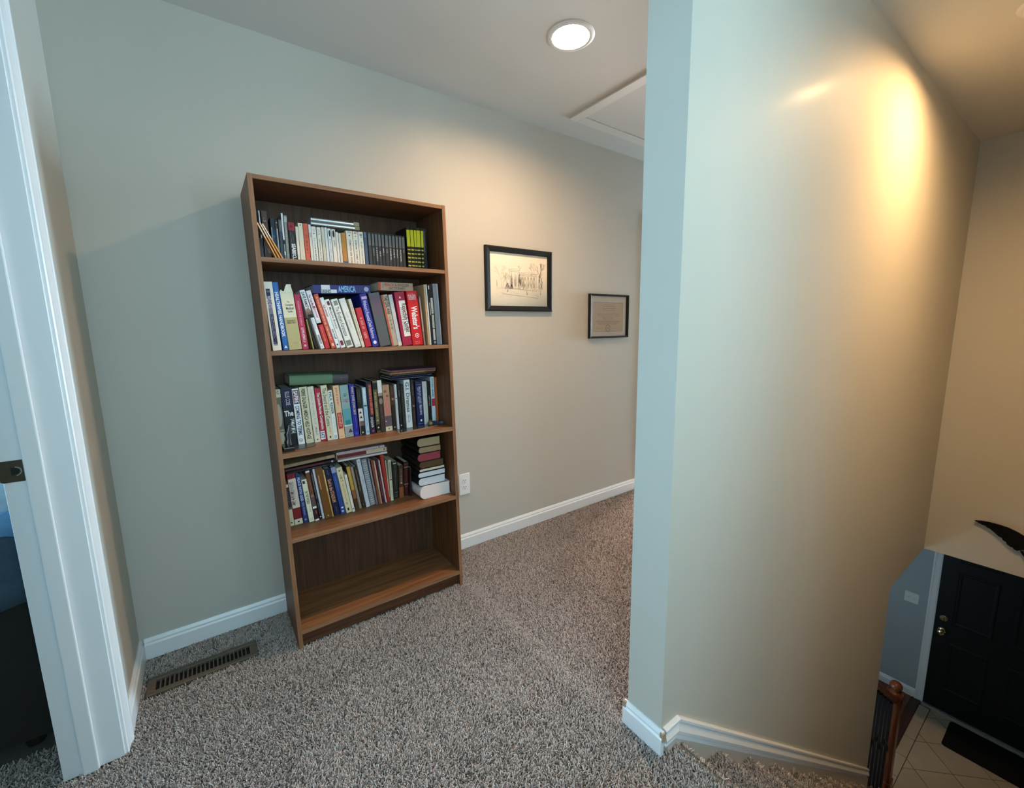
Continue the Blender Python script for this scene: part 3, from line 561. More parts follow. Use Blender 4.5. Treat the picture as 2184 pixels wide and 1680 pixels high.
(1, 0.6597, 1.5382, 0.0126, 0.1916, 0.0, -0.205, 0.13, '#15150f', [('r', 0.05, 0.56, 0.95, 0.94, '#c3c425'), ('m2', 0.5, 0.01, 0.05, 0.8, '#cfd04a'), ('m2', 0.5, 0.102, 0.14200000000000002, 0.8, '#cfd04a'), ('m2', 0.5, 0.194, 0.23399999999999999, 0.8, '#cfd04a'), ('m2', 0.5, 0.28600000000000003, 0.326, 0.8, '#cfd04a'), ('m2', 0.5, 0.378, 0.418, 0.8, '#cfd04a'), ('m2', 0.5, 0.47, 0.51, 0.8, '#cfd04a')], 'fifth yellow-and-black striped case from the left, top shelf', 'disc_case'),
(1, 0.6747, 1.5382, 0.0151, 0.1912, 0.0065, -0.203, 0.13, '#1c2026', [('r', 0.1, 0.45, 0.35, 0.95, '#596270')], 'lone black case right of the yellow striped cases, top shelf', 'disc_case'),
(1, 0.0582, 1.5383, 0.0045, 0.1341, 0.4042, -0.262, 0.03, '#d9a565', [('r', 0.0, 0.6, 0.7, 1, '#f1e3d4')], 'slim orange folder slanting against the left side, leftmost of three, top shelf', 'folder'),
(1, 0.0688, 1.5383, 0.0045, 0.1359, 0.4157, -0.262, 0.03, '#e0a35a', [('r', 0.0, 0.6, 0.7, 1, '#f1e3d4')], 'slim orange folder slanting against the left side, middle of three, top shelf', 'folder'),
(1, 0.0795, 1.5383, 0.0045, 0.1342, 0.443, -0.262, 0.03, '#e0a35a', [('r', 0.0, 0.6, 0.7, 1, '#f1e3d4')], 'slim orange folder slanting against the left side, rightmost of three, top shelf', 'folder'),
(1, 0.0128, 1.5382, 0.0145, 0.0852, 0.0, -0.185, 0.12, '#2e2d30', [('r', 0.6, 0.1, 0.8, 0.6, '#55545a')], 'short dark book in the bottom left corner of the top shelf, under the slanting folders', 'book'),
(1, 0.0329, 1.5382, 0.0049, 0.0795, 0.0101, -0.185, 0.12, '#25262a', [('r', 0.1, 0.05, 0.4, 0.9, '#7f8388')], 'second short dark book under the slanting folders with a grey streak, top shelf', 'book'),
(2, 0.0183, 1.2042, 0.0296, 0.253, 0.0458, -0.255, 0.155, '#dcdcc8', [('r', 0.19, 0.1, 0.66, 0.9, '#241d47'), ('h', 'THE', 0.25, 0.6, 0.86, '#8a88a2'), ('t', 'WELLNESS', 0.43, 0.62, 0.8, '#b9b8c4', 1), ('r', 0.2, 0.53, 0.66, 0.62, '#77757f'), ('m', 0.34, 0.18, 0.52, 0.1, '#b7b4c2'), ('m', 0.52, 0.2, 0.52, 0.1, '#b7b4c2'), ('r', 0.2, 0.075, 0.66, 0.1, '#8d8a86'), ('mh', 0.3, 0.55, 0.12, 0.012, '#8f8ca0')], 'wide cream book with a tall dark violet title panel, left end of second shelf', 'book'),
(2, 0.0547, 1.2042, 0.0189, 0.2524, 0.0714, -0.253, 0.155, '#1f5fa8', [('t', 'HEALTHWISE HANDBOOK', 0.47, 0.2, 0.86, '#eef4fa', 1), ('tri', 0.5, 0.05, 0.3, '#f2f5f8')], 'bright blue paperback with white lettering and a white triangle, second shelf', 'book'),
(2, 0.0742, 1.2042, 0.0449, 0.215, 0.07, -0.255, 0.155, '#b3a873', [('r', 0, 0.57, 1, 1, '#d9d6bb'), ('h', 'The', 0.42, 0.6, 0.84, '#3c3a30'), ('h', 'Complete', 0.24, 0.86, 0.785, '#3c3a30'), ('h', 'Medical', 0.27, 0.86, 0.73, '#3c3a30'), ('h', 'Guide', 0.36, 0.74, 0.675, '#3c3a30'), ('h', 'Benjamin F.', 0.2, 0.84, 0.51, '#6a6240'), ('h', 'Miller, M.D.', 0.2, 0.84, 0.475, '#6a6240'), ('mh', 0.38, 0.72, 0.115, 0.012, '#7b7040')], 'thick cream and khaki reference book with a torn jacket, second shelf', 'book'),
(2, 0.1219, 1.2042, 0.0218, 0.2114, 0.0714, -0.25, 0.155, '#a81e46', [('m', 0.5, 0.42, 0.88, 0.38, '#dd8f9c'), ('m', 0.52, 0.12, 0.4, 0.55, '#f0d5d8'), ('c', 0.5, 0.07, 0.2, '#c9b8b0')], 'crimson-pink book with white lettering right of the torn reference book, second shelf', 'book'),
(2, 0.1614, 1.2042, 0.0052, 0.1181, 0.1422, -0.235, 0.12, '#a79a55', [], 'very thin olive-yellow booklet wedged before the dark brown book, second shelf', 'book'),
(2, 0.1754, 1.2042, 0.012, 0.0933, 0.233, -0.215, 0.12, '#33231c', [], 'dark brown short book in the gap left of the small white one, second shelf', 'book'),
(2, 0.1886, 1.2042, 0.0135, 0.1252, 0.2392, -0.252, 0.12, '#e6e7e6', [('m', 0.35, 0.62, 0.97, 0.38, '#7f93b4'), ('t', 'ANDERSON', 0.55, 0.16, 0.45, '#222', 1), ('c', 0.5, 0.07, 0.12, '#555')], 'short white book with black lettering under the white book with face, second shelf', 'book'),
(2, 0.2052, 1.2042, 0.018, 0.0962, 0.2155, -0.252, 0.12, '#b7292b', [('m', 0.45, 0.3, 0.9, 0.38, '#e07a4c')], 'short red book with orange lettering under the tilted white stacked book, second shelf', 'book'),
(2, 0.1505, 1.3256, 0.019, 0.107, 0.2159, -0.252, 0.14, '#e4e4e2', [('t', 'DAVE RAMSEY', 0.48, 0.33, 0.93, '#1b1b1e', 1), ('r', 0, 0, 1, 0.12, '#17120f'), ('r', 0, 0.12, 1, 0.25, '#6e5848'), ('c', 0.45, 0.27, 0.4, '#8a6f5c')], 'white book with black lettering and a face photo, standing on the short ones, second shelf', 'book'),
(2, 0.1804, 1.3048, 0.0171, 0.128, 0.2358, -0.252, 0.14, '#dcdde2', [('t', 'The Total Money', 0.35, 0.45, 0.88, '#8a2040', 1), ('t', 'Makeover', 0.62, 0.15, 0.52, '#b03048'), ('r', 0, 0, 1, 0.1, '#c3d0cc')], 'white book with dark red lettering standing on the short red one, second shelf', 'book'),
(2, 0.2287, 1.2042, 0.0168, 0.2186, 0.2408, -0.252, 0.155, '#c14c32', [('m', 0.5, 0.14, 0.95, 0.55, '#e9b9a0'), ('r', 0.3, 0.04, 0.8, 0.09, '#e9c9b0')], 'tall brick-orange book left of the white red-lettered one, second shelf', 'book'),
(2, 0.2491, 1.2042, 0.0145, 0.2063, 0.248, -0.25, 0.155, '#dfe3e2', [('t', 'Quitter', 0.45, 0.62, 0.86, '#a02540', 1), ('t', 'Jon Acuff', 0.5, 0.18, 0.38, '#1f1f22', 1), ('c', 0.5, 0.07, 0.25, '#4a3542')], 'white book with dark red title and black author lettering, second shelf', 'book'),
(2, 0.2661, 1.2042, 0.0183, 0.1991, 0.2572, -0.25, 0.12, '#dfe0da', [('r', 0.3, 0.88, 0.85, 0.96, '#5d1c2e'), ('t', 'Madame Bovary', 0.5, 0.4, 0.84, '#2c2c2c'), ('r', 0.2, 0.05, 0.8, 0.15, '#6e2c3c')], 'white classic novel with small maroon squares at both ends, second shelf', 'book'),
(2, 0.2907, 1.2042, 0.0256, 0.2008, 0.2574, -0.25, 0.155, '#dedfd6', [('r', 0.25, 0.87, 0.85, 0.96, '#858a80'), ('t', 'The Brothers Karamazov', 0.5, 0.24, 0.84, '#33342f'), ('r', 0.1, 0.04, 0.85, 0.15, '#7b8278')], 'white classic novel with grey squares at both ends, second shelf', 'book'),
(2, 0.3246, 1.2042, 0.0235, 0.2046, 0.2645, -0.25, 0.155, '#d9dcd3', [('m', 0.45, 0.4, 0.72, 0.38, '#b0aaa8'), ('mh', 0.2, 0.7, 0.04, 0.012, '#9a9a92')], 'thick white book with very faint lettering right of the grey-squared novel, second shelf', 'book'),
(2, 0.3514, 1.2042, 0.012, 0.2024, 0.2214, -0.25, 0.155, '#d6d2b8', [('m', 0.5, 0.12, 0.93, 0.38, '#5c584a')], 'thin cream book with small dark lettering, second shelf', 'book'),
(2, 0.3667, 1.2042, 0.0248, 0.1653, 0.2055, -0.25, 0.12, '#b3202c', [('m', 0.5, 0.2, 0.8, 0.55, '#e9a7a2')], 'short red book between thin cream book and tall blue one, second shelf', 'book'),
(2, 0.3963, 1.2042, 0.0277, 0.2231, 0.1911, -0.25, 0.155, '#23278c', [('r', 0.15, 0.9, 1, 0.95, '#d3a8c8'), ('t', "Webster's Essential Desk Reference", 0.5, 0.16, 0.88, '#cfd0ea'), ('c', 0.5, 0.08, 0.26, '#dcdcf0')], 'royal blue book with pink tag and white script lettering, second shelf', 'book'),
(2, 0.4291, 1.2042, 0.0467, 0.227, 0.1696, -0.25, 0.155, '#55585a', [('r', 0.1, 0.58, 1, 0.95, '#62545f')], 'thick plain grey cloth book right of the royal blue one, second shelf', 'book'),
(2, 0.4827, 1.2042, 0.0273, 0.2217, 0.1674, -0.248, 0.155, '#a9a18c', [('r', 0, 0, 0.28, 1, '#b9573c'), ('t', 'THE CIVIL WAR', 0.62, 0.62, 0.97, '#2f2d28', 1), ('m', 0.62, 0.3, 0.58, 0.38, '#6d6654')], 'tan book with an orange edge and dark lettering, second shelf', 'book'),
(2, 0.5112, 1.2042, 0.0167, 0.2234, 0.1495, -0.248, 0.155, '#b9c0c2', [('r', 0.1, 0.0, 1, 0.07, '#d6d2bd')], 'slim pale grey book left of the crimson white-labelled one, second shelf', 'book'),
(2, 0.5313, 1.2042, 0.0442, 0.2339, 0.1235, -0.252, 0.155, '#9c1f40', [('r', 0.3, 0.17, 0.95, 0.84, '#dfe0da'), ('t', 'Respectfully Quoted', 0.72, 0.25, 0.78, '#2b2b2b', 1), ('t', 'A Dictionary of Quotations', 0.45, 0.28, 0.72, '#5a5a5a'), ('tri', 0.5, 0.9, 0.12, '#e9c0c8')], 'crimson book with a large white title label, second shelf', 'book'),
(2, 0.5765, 1.2042, 0.0491, 0.2403, 0.0846, -0.255, 0.155, '#c01c22', [('t', "Webster's", 0.55, 0.3, 0.72, '#f6eeee', 1), ('ring', 0.52, 0.18, 0.2, '#f0d5d5'), ('mh', 0.2, 0.8, 0.95, 0.012, '#eab4b4'), ('h', 'Ninth New', 0.1, 0.85, 0.92, '#eab4b4'), ('h', 'Collegiate', 0.1, 0.85, 0.885, '#eab4b4'), ('h', 'Dictionary', 0.15, 0.85, 0.85, '#eab4b4'), ('mh', 0.25, 0.75, 0.065, 0.012, '#eab4b4'), ('mh', 0.25, 0.75, 0.035, 0.012, '#eab4b4')], 'thick bright red dictionary with bold white lettering and ring emblem, second shelf', 'book'),
(2, 0.6349, 1.2042, 0.0078, 0.2195, 0.0733, -0.245, 0.155, '#8a7668', [('r', 0.1, 0.28, 0.6, 0.95, '#b3a294')], 'thin taupe book right of the red dictionary, second shelf', 'book'),
(2, 0.6543, 1.2042, 0.0075, 0.2716, 0.0462, -0.25, 0.155, '#bfa67c', [], 'tall thin tan book between taupe booklet and white one, second shelf', 'book'),
(2, 0.6621, 1.2042, 0.0067, 0.272, 0.043, -0.252, 0.155, '#d6d9d2', [], 'tall thin white book left of the black white-labelled one, second shelf', 'book'),
(2, 0.6708, 1.2042, 0.0238, 0.2731, 0.0382, -0.252, 0.155, '#1f1d22', [('r', 0.42, 0.52, 0.85, 0.78, '#cfcbb8'), ('m', 0.62, 0.54, 0.76, 0.2, '#8d897a'), ('r', 0.42, 0.28, 0.85, 0.5, '#cfcbb8'), ('r', 0.42, 0.08, 0.85, 0.265, '#cfcbb8'), ('m', 0.62, 0.3, 0.48, 0.2, '#8d897a'), ('r', 0.1, 0.5, 0.25, 0.7, '#b9b5ac'), ('r', 0.1, 0.92, 0.3, 0.98, '#cfcfd2'), ('r', 0.45, 0.02, 0.9, 0.06, '#9fa3a6')], 'tall black book with stacked cream title panels near the right end, second shelf', 'book'),
(2, 0.6978, 1.2042, 0.025, 0.2771, 0.0431, -0.252, 0.155, '#8d9092', [('r', 0.8, 0, 1, 1, '#b4b8ba')], 'tall plain silver-grey book at the right end of second shelf', 'book'),
(3, 0.014, 0.8159, 0.0258, 0.2333, 0.0099, -0.188, 0.155, '#cfcfb4', [('r', 0, 0.3, 1, 0.86, '#6d6a5c'), ('o', 0.5, 0.55, 0.35, 0.2, '#a9a897'), ('r', 0, 0.26, 1, 0.3, '#a9a994'), ('m', 0.5, 0.9, 0.98, 0.7, '#6d6c5c'), ('r', 0, 0.255, 1, 0.262, '#2e2d28')], 'cream book with a brown figure photo at the left end of third shelf', 'book'),
(3, 0.0421, 0.8159, 0.0381, 0.2376, 0.0173, -0.194, 0.155, '#141318', [('r', 0, 0.66, 1, 1, '#1b1c3c'), ('t', 'ELLIS COSE', 0.55, 0.7, 0.93, '#c9c9d4'), ('h', 'The', 0.08, 0.95, 0.56, '#f0eee6'), ('m', 0.8, 0.18, 0.46, 0.55, '#e8e6de'), ('r', 0.35, 0.1, 0.5, 0.3, '#b9b4a8')], 'thick navy-to-black book with large white lettering behind the black bookend, third shelf', 'book'),
(3, 0.0836, 0.8159, 0.0238, 0.2318, 0.031, -0.201, 0.155, '#dfe3e2', [('r', 0.08, 0.73, 0.93, 0.975, '#6f2f4e'), ('t', 'SAFIRE', 0.5, 0.745, 0.96, '#eee4e8', 1), ('t', 'COMING TO TERMS', 0.5, 0.17, 0.7, '#2f3a5c', 1), ('ring', 0.45, 0.08, 0.28, '#4a4f5c')], 'white book with a purple title box and a round emblem, third shelf', 'book'),
(3, 0.1134, 0.8159, 0.0294, 0.2356, 0.0419, -0.198, 0.155, '#d3cdac', [('t', 'PIERRE SALINGER AMERICA HELD HOSTAGE', 0.45, 0.07, 0.97, '#1d1c18', 1), ('mh', 0.2, 0.8, 0.03, 0.012, '#7c775e')], 'cream book with bold black condensed lettering, third shelf', 'book'),
(3, 0.1449, 0.8159, 0.023, 0.2354, 0.0497, -0.205, 0.155, '#d2cfba', [('m', 0.5, 0.32, 0.96, 0.38, '#b3a08f'), ('m', 0.5, 0.12, 0.28, 0.38, '#55534a'), ('c', 0.5, 0.05, 0.12, '#4a4a44')], 'cream book with faint brownish lettering left of the red labelled one, third shelf', 'book'),
(3, 0.1713, 0.8159, 0.0233, 0.2249, 0.0515, -0.197, 0.155, '#a91c34', [('t', 'The Lincoln Murder Conspiracies', 0.5, 0.22, 0.92, '#f2d9d8', 1), ('r', 0.0, 0.03, 0.75, 0.19, '#e2e3e6'), ('t', 'E477', 0.35, 0.05, 0.17, '#3a4a86', 1)], 'crimson book with white lettering and a white library label, third shelf', 'book'),
(3, 0.1955, 0.8159, 0.0247, 0.2363, 0.0528, -0.205, 0.155, '#cfcbad', [('t', 'The Sword and the Centre', 0.5, 0.26, 0.95, '#77705a', 1), ('m', 0.6, 0.1, 0.24, 0.38, '#a08a52'), ('r', 0.35, 0.04, 0.6, 0.08, '#33332c')], 'cream book with grey-brown lettering, taller than its white right neighbour, third shelf', 'book'),
(3, 0.2213, 0.8159, 0.0165, 0.2126, 0.0501, -0.202, 0.155, '#e0e3da', [('t', 'PAUL REISER', 0.5, 0.52, 0.97, '#3c434a', 1), ('t', 'Couplehood', 0.5, 0.14, 0.45, '#b9c4b0'), ('r', 0.2, 0.02, 0.8, 0.09, '#9fb4bc')], 'slim white book with dark grey capitals, third shelf', 'book'),
(3, 0.2422, 0.8159, 0.0243, 0.2311, 0.0478, -0.205, 0.155, '#d9b58e', [('m', 0.5, 0.62, 0.96, 0.38, '#b24a3c'), ('r', 0.12, 0.19, 0.85, 0.49, '#b0302c'), ('m', 0.5, 0.21, 0.47, 0.55, '#e7a89a'), ('mh', 0.2, 0.8, 0.04, 0.012, '#a07a58')], 'peach book with a red title block, third shelf', 'book'),
(3, 0.2691, 0.8159, 0.035, 0.2293, 0.0458, -0.201, 0.155, '#86a4a0', [('r', 0, 0.23, 1, 0.55, '#5d9ba0'), ('r', 0, 0.0, 1, 0.22, '#9a9c96'), ('r', 0.0, 0.215, 1, 0.245, '#c5cfca'), ('r', 0.2, 0.24, 0.8, 0.33, '#2f7f8a'), ('m', 0.5, 0.64, 0.73, 0.7, '#b4606e'), ('m', 0.5, 0.77, 0.84, 0.5, '#3e5350'), ('tri', 0.68, 0.12, 0.27, '#3c3c5a')], 'wide teal book with a seascape picture and pinkish lettering, third shelf', 'book'),
(3, 0.3053, 0.8159, 0.0216, 0.2309, 0.0368, -0.205, 0.155, '#22228a', [('t', 'WHAT DOES JOAN SAY?', 0.5, 0.42, 0.96, '#c3b98a', 1), ('m', 0.6, 0.15, 0.4, 0.12, '#8f8fc0'), ('m2', 0.5, 0.03, 0.09, 0.6, '#5050b0')], 'royal blue book with gold capitals, third shelf', 'book'),
(3, 0.3319, 0.8159, 0.0205, 0.2161, 0.0345, -0.205, 0.155, '#16140f', [('r', 0, 0.28, 1, 0.56, '#cfc6c8'), ('m', 0.3, 0.68, 0.95, 0.25, '#6d6b58'), ('m', 0.65, 0.66, 0.95, 0.25, '#6d6b58'), ('tri', 0.5, 0.38, 0.3, '#181614'), ('tri', 0.45, 0.48, 0.28, '#181614'), ('r', 0, 0.2, 1, 0.3, '#6e5650'), ('c', 0.55, 0.06, 0.2, '#a9a69c'), ('r', 0, 0, 0.1, 0.56, '#b4b0a8')], 'black book with a white picture patch in its lower half, third shelf', 'book'),
(3, 0.3565, 0.8159, 0.0163, 0.2125, 0.0274, -0.205, 0.155, '#a6c0cc', [('t', 'HAVANA', 0.5, 0.68, 0.95, '#e4eef2', 1), ('r', 0.1, 0.6, 0.9, 0.63, '#39505e'), ('m', 0.5, 0.16, 0.55, 0.38, '#6c93a8'), ('ring', 0.5, 0.06, 0.28, '#3a4a55')], 'slim light blue book with white capitals, third shelf', 'book'),
(3, 0.3762, 0.8159, 0.0234, 0.2355, 0.0312, -0.204, 0.155, '#1b1a30', [('r', 0.38, 0.36, 0.95, 0.95, '#8b3c35'), ('m', 0.66, 0.38, 0.94, 0.55, '#e07a52'), ('r', 0.25, 0.1, 0.75, 0.33, '#2a2622'), ('m', 0.5, 0.11, 0.32, 0.55, '#e9e6de'), ('c', 0.55, 0.055, 0.2, '#9c3c78')], 'dark navy book with a vertical orange-red title, third shelf', 'book'),
(3, 0.4048, 0.8159, 0.0209, 0.2377, 0.0267, -0.2, 0.155, '#1a1712', [('r', 0.05, 0.16, 0.85, 0.83, '#5d5634'), ('r', 0, 0.96, 1, 1, '#6a6238'), ('m', 0.45, 0.2, 0.78, 0.55, '#b9ae7c'), ('c', 0.5, 0.1, 0.18, '#c9c4b4'), ('r', 0.1, 0, 0.9, 0.04, '#55502f')], 'black and olive book with gold lettering, third shelf', 'book'),
(3, 0.4266, 0.8159, 0.0198, 0.2379, 0.0284, -0.2, 0.155, '#3f2c26', [('r', 0, 0.76, 1, 1, '#d9d9d4'), ('r', 0, 0.7, 1, 0.76, '#a08a7c'), ('o', 0.5, 0.6, 0.4, 0.06, '#8d7f76'), ('m', 0.5, 0.24, 0.5, 0.38, '#6b4f48'), ('c', 0.5, 0.07, 0.2, '#b4b09c'), ('r', 0, 0, 1, 0.1, '#33362a')], 'dark brown book with a white top quarter, third shelf', 'book'),
(3, 0.4484, 0.8159, 0.0316, 0.2143, 0.0275, -0.199, 0.155, '#b28a6c', [('r', 0, 0.1, 1, 0.33, '#5e5155'), ('r', 0, 0.0, 1, 0.1, '#cdc6a6'), ('t', 'EL DORADO', 0.5, 0.34, 0.7, '#d46a6c', 1), ('c', 0.35, 0.86, 0.22, '#8e5f44'), ('c', 0.6, 0.76, 0.2, '#8e5f44'), ('c', 0.12, 0.22, 0.08, '#efeae0'), ('r', 0.4, 0.035, 0.6, 0.07, '#7c765c')], 'tan book with big rose-pink capitals and a cream foot, third shelf', 'book'),
(3, 0.4874, 0.8159, 0.0176, 0.2112, 0.0274, -0.184, 0.155, '#2c2118', [('r', 0, 0.55, 1, 0.98, '#4c3222'), ('c', 0.6, 0.68, 0.3, '#b08a5e'), ('m', 0.5, 0.78, 0.95, 0.3, '#8a6a4e'), ('c', 0.5, 0.05, 0.18, '#a8a08c')], 'dark brown book with a small golden photo spot, third shelf', 'book'),
(3, 0.5053, 0.8159, 0.0102, 0.2116, 0.0216, -0.194, 0.155, '#c6cbc8', [('c', 0.5, 0.69, 0.28, '#222'), ('m', 0.5, 0.15, 0.6, 0.3, '#9ba3a0'), ('m', 0.5, 0.8, 0.95, 0.3, '#9ba3a0')], 'slim white book with a single black dot, third shelf', 'book'),
(3, 0.5184, 0.8159, 0.0138, 0.2223, 0.0184, -0.193, 0.155, '#17181a', [('m', 0.5, 0.68, 0.82, 0.25, '#a3a6a6'), ('m', 0.6, 0.33, 0.52, 0.14, '#777'), ('c', 0.5, 0.075, 0.2, '#e0e0de')], 'black book with white lettering, left of a black pair, third shelf', 'book'),
(3, 0.533, 0.8159, 0.014, 0.2083, 0.0205, -0.196, 0.155, '#20241f', [('m', 0.5, 0.3, 0.8, 0.25, '#5d665c'), ('m', 0.6, 0.12, 0.26, 0.3, '#6d756c')], 'shorter greenish-black book touching the thick white one, third shelf', 'book'),
(3, 0.5486, 0.8159, 0.0292, 0.2294, 0.0197, -0.2, 0.155, '#cfdad8', [('t', 'G.I. Dramas', 0.5, 0.33, 0.95, '#5a646a', 1), ('m', 0.4, 0.1, 0.28, 0.38, '#7d898a'), ('m', 0.7, 0.14, 0.28, 0.15, '#8d9896')], 'thick white book with widely spaced grey lettering, third shelf', 'book'),
(3, 0.5802, 0.8159, 0.0167, 0.2283, 0.0192, -0.201, 0.155, '#2d211d', [('m', 0.5, 0.66, 0.9, 0.38, '#84625a'), ('c', 0.5, 0.45, 0.28, '#8d8072'), ('m', 0.5, 0.1, 0.35, 0.25, '#7d665a')], 'dark brown-black book between thick white and navy ones, third shelf', 'book'),
(3, 0.6066, 0.8159, 0.0348, 0.2157, 0.0156, -0.191, 0.155, '#17234e', [('mh', 0.1, 0.85, 0.93, 0.012, '#aab6d6'), ('m', 0.6, 0.22, 0.88, 0.38, '#c3cbe0'), ('m', 0.36, 0.5, 0.88, 0.38, '#8d9cc4'), ('r', 0.45, 0.1, 0.7, 0.145, '#dfe4ee'), ('m2', 0.5, 0.03, 0.07, 0.7, '#5a6a9a')], 'wide navy book with thin white lettering, third shelf', 'book'),
(3, 0.6431, 0.8159, 0.022, 0.2132, 0.0184, -0.191, 0.155, '#c3cac6', [('m', 0.35, 0.7, 0.97, 0.2, '#7b8480'), ('m', 0.65, 0.55, 0.97, 0.2, '#7b8480'), ('m', 0.5, 0.1, 0.5, 0.25, '#9aa48a')], 'white book with small grey lettering right of the wide navy one, third shelf', 'book'),
(3, 0.67, 0.8159, 0.0158, 0.2101, 0.0163, -0.184, 0.155, '#191814', [('m', 0.5, 0.42, 0.68, 0.3, '#c9c6b8')], 'black book between white grey-lettered and the red-banded one, third shelf', 'book'),
(3, 0.6935, 0.8159, 0.0196, 0.2302, 0.0138, -0.172, 0.148, '#c9dbe2', [('r', 0.1, 0.37, 0.95, 0.53, '#b0304a'), ('m', 0.5, 0.56, 0.97, 0.55, '#2c3a44'), ('m', 0.6, 0.08, 0.32, 0.15, '#8aa4b0')], 'white book with black round lettering and a red band near the right end, third shelf', 'book'),
(3, 0.7174, 0.8159, 0.0123, 0.2256, 0.0118, -0.167, 0.143, '#a3552c', [], 'plain orange-brown book at the right end of third shelf', 'book'),
(4, 0.0267, 0.4737, 0.0156, 0.1811, 0.0555, -0.187, 0.12, '#cbc3a2', [('r', 0, 0.45, 1, 0.93, '#2d2c30'), ('r', 0, 0.4, 1, 0.45, '#6e5038'), ('m', 0.5, 0.55, 0.85, 0.4, '#5c5a60'), ('m', 0.5, 0.12, 0.33, 0.2, '#b0a27c'), ('c', 0.4, 0.08, 0.2, '#1d1b18')], 'short charcoal and cream book at the left end of fourth shelf', 'book'),
(4, 0.0435, 0.4737, 0.0311, 0.224, 0.0602, -0.189, 0.155, '#7a2024', [('r', 0.05, 0.33, 0.97, 0.9, '#cfc4b4'), ('m', 0.3, 0.36, 0.86, 0.55, '#5a4a44'), ('m', 0.6, 0.4, 0.85, 0.1, '#9a8c80'), ('r', 0, 0, 1, 0.11, '#cdc3a6'), ('c', 0.5, 0.055, 0.12, '#1b1a18')], 'wide maroon book with a tall cream title panel, fourth shelf', 'book'),
(4, 0.078, 0.4737, 0.0166, 0.218, 0.0741, -0.191, 0.155, '#25386c', [('t', 'PEACE WITH GOD', 0.5, 0.45, 0.93, '#b9c6e2', 1), ('t', 'Billy Graham', 0.5, 0.16, 0.42, '#8d9cc4'), ('ring', 0.5, 0.07, 0.22, '#e4e8f0')], 'blue book with pale blue capitals, fourth shelf', 'book'),
(4, 0.0982, 0.4737, 0.0201, 0.1911, 0.0897, -0.195, 0.12, '#d9d9bd', [('r', 0.15, 0.9, 0.6, 0.97, '#3a3428'), ('t', 'IN THE WORD?', 0.5, 0.42, 0.72, '#3c3a30', 1), ('m', 0.55, 0.22, 0.38, 0.25, '#8a8a70'), ('ring', 0.5, 0.06, 0.25, '#b0b08e')], 'cream shorter book with dark capitals between blue and brown ones, fourth shelf', 'book'),
(4, 0.121, 0.4737, 0.0158, 0.2267, 0.1011, -0.198, 0.155, '#6b3f26', [('r', 0, 0.965, 1, 1, '#e4e0d8'), ('r', 0.0, 0.3, 1, 0.55, '#5d4a44'), ('c', 0.5, 0.5, 0.4, '#8a6f66'), ('r', 0, 0.25, 1, 0.29, '#e8e4dc'), ('r', 0, 0.03, 1, 0.25, '#3c1418'), ('r', 0, 0, 1, 0.035, '#e4e0d8'), ('m', 0.6, 0.13, 0.2, 0.3, '#b0a8a4'), ('m', 0.6, 0.6, 0.85, 0.3, '#a0704e')], 'brown book with white bands and a small portrait photo, fourth shelf', 'book'),
(4, 0.1396, 0.4737, 0.0108, 0.2262, 0.1037, -0.191, 0.155, '#17161a', [('m', 0.5, 0.42, 0.95, 0.55, '#8d8d92'), ('m', 0.5, 0.12, 0.35, 0.3, '#7a7a80'), ('c', 0.5, 0.05, 0.25, '#c9c9cc')], 'slim black book with grey capitals left of plain white book, fourth shelf', 'book'),
(4, 0.151, 0.4737, 0.0087, 0.2278, 0.1053, -0.192, 0.155, '#c9ccd4', [], 'plain thin white book right of the slim black one, fourth shelf', 'book'),
(4, 0.161, 0.4737, 0.0265, 0.2312, 0.1087, -0.201, 0.155, '#6d4619', [('r', 0.2, 0.58, 0.35, 0.86, '#b98a5c'), ('c', 0.5, 0.05, 0.12, '#b9a488')], 'thick plain ochre-brown book, fourth shelf', 'book'),
(4, 0.1897, 0.4737, 0.0068, 0.2179, 0.1145, -0.197, 0.155, '#b58d4e', [('r', 0.1, 0.55, 0.9, 0.9, '#d3ad6a')], 'very thin gold book right of the ochre-brown one, fourth shelf', 'book'),
(4, 0.2011, 0.4737, 0.024, 0.217, 0.1271, -0.191, 0.155, '#161a3a', [('t', 'God in the STADIUM', 0.45, 0.28, 0.78, '#c9905c', 1), ('m', 0.45, 0.86, 0.97, 0.2, '#6a7294'), ('m', 0.5, 0.06, 0.18, 0.2, '#4c5c94')], 'dark navy book with large gold-orange lettering, fourth shelf', 'book'),
(4, 0.2279, 0.4737, 0.0196, 0.2216, 0.1354, -0.196, 0.155, '#2c4482', [('r', 0.05, 0.88, 0.95, 1, '#8b93b0'), ('m', 0.5, 0.5, 0.82, 0.38, '#5672b4'), ('r', 0.3, 0.12, 0.75, 0.15, '#e4e8f0'), ('c', 0.45, 0.06, 0.25, '#b0c0e0')], 'mid-blue glossy book right of the gold-lettered navy one, fourth shelf', 'book'),
(4, 0.2496, 0.4737, 0.0244, 0.2155, 0.1413, -0.199, 0.155, '#cdc39c', [('c', 0.45, 0.93, 0.14, '#3c3424'), ('m', 0.5, 0.68, 0.9, 0.55, '#6d5f3e'), ('m', 0.5, 0.26, 0.64, 0.38, '#c08f5e'), ('m', 0.45, 0.16, 0.24, 0.4, '#5c5234'), ('r', 0.3, 0.05, 0.6, 0.11, '#1b1914')], 'cream book with brown lettering and black foot logo, fourth shelf', 'book'),
(4, 0.2753, 0.4737, 0.011, 0.1784, 0.1353, -0.201, 0.12, '#d6d3c4', [('m', 0.5, 0.35, 0.92, 0.3, '#8d8678'), ('c', 0.5, 0.08, 0.25, '#33302a')], 'slim white shorter book left of the gold-brown one, fourth shelf', 'book'),
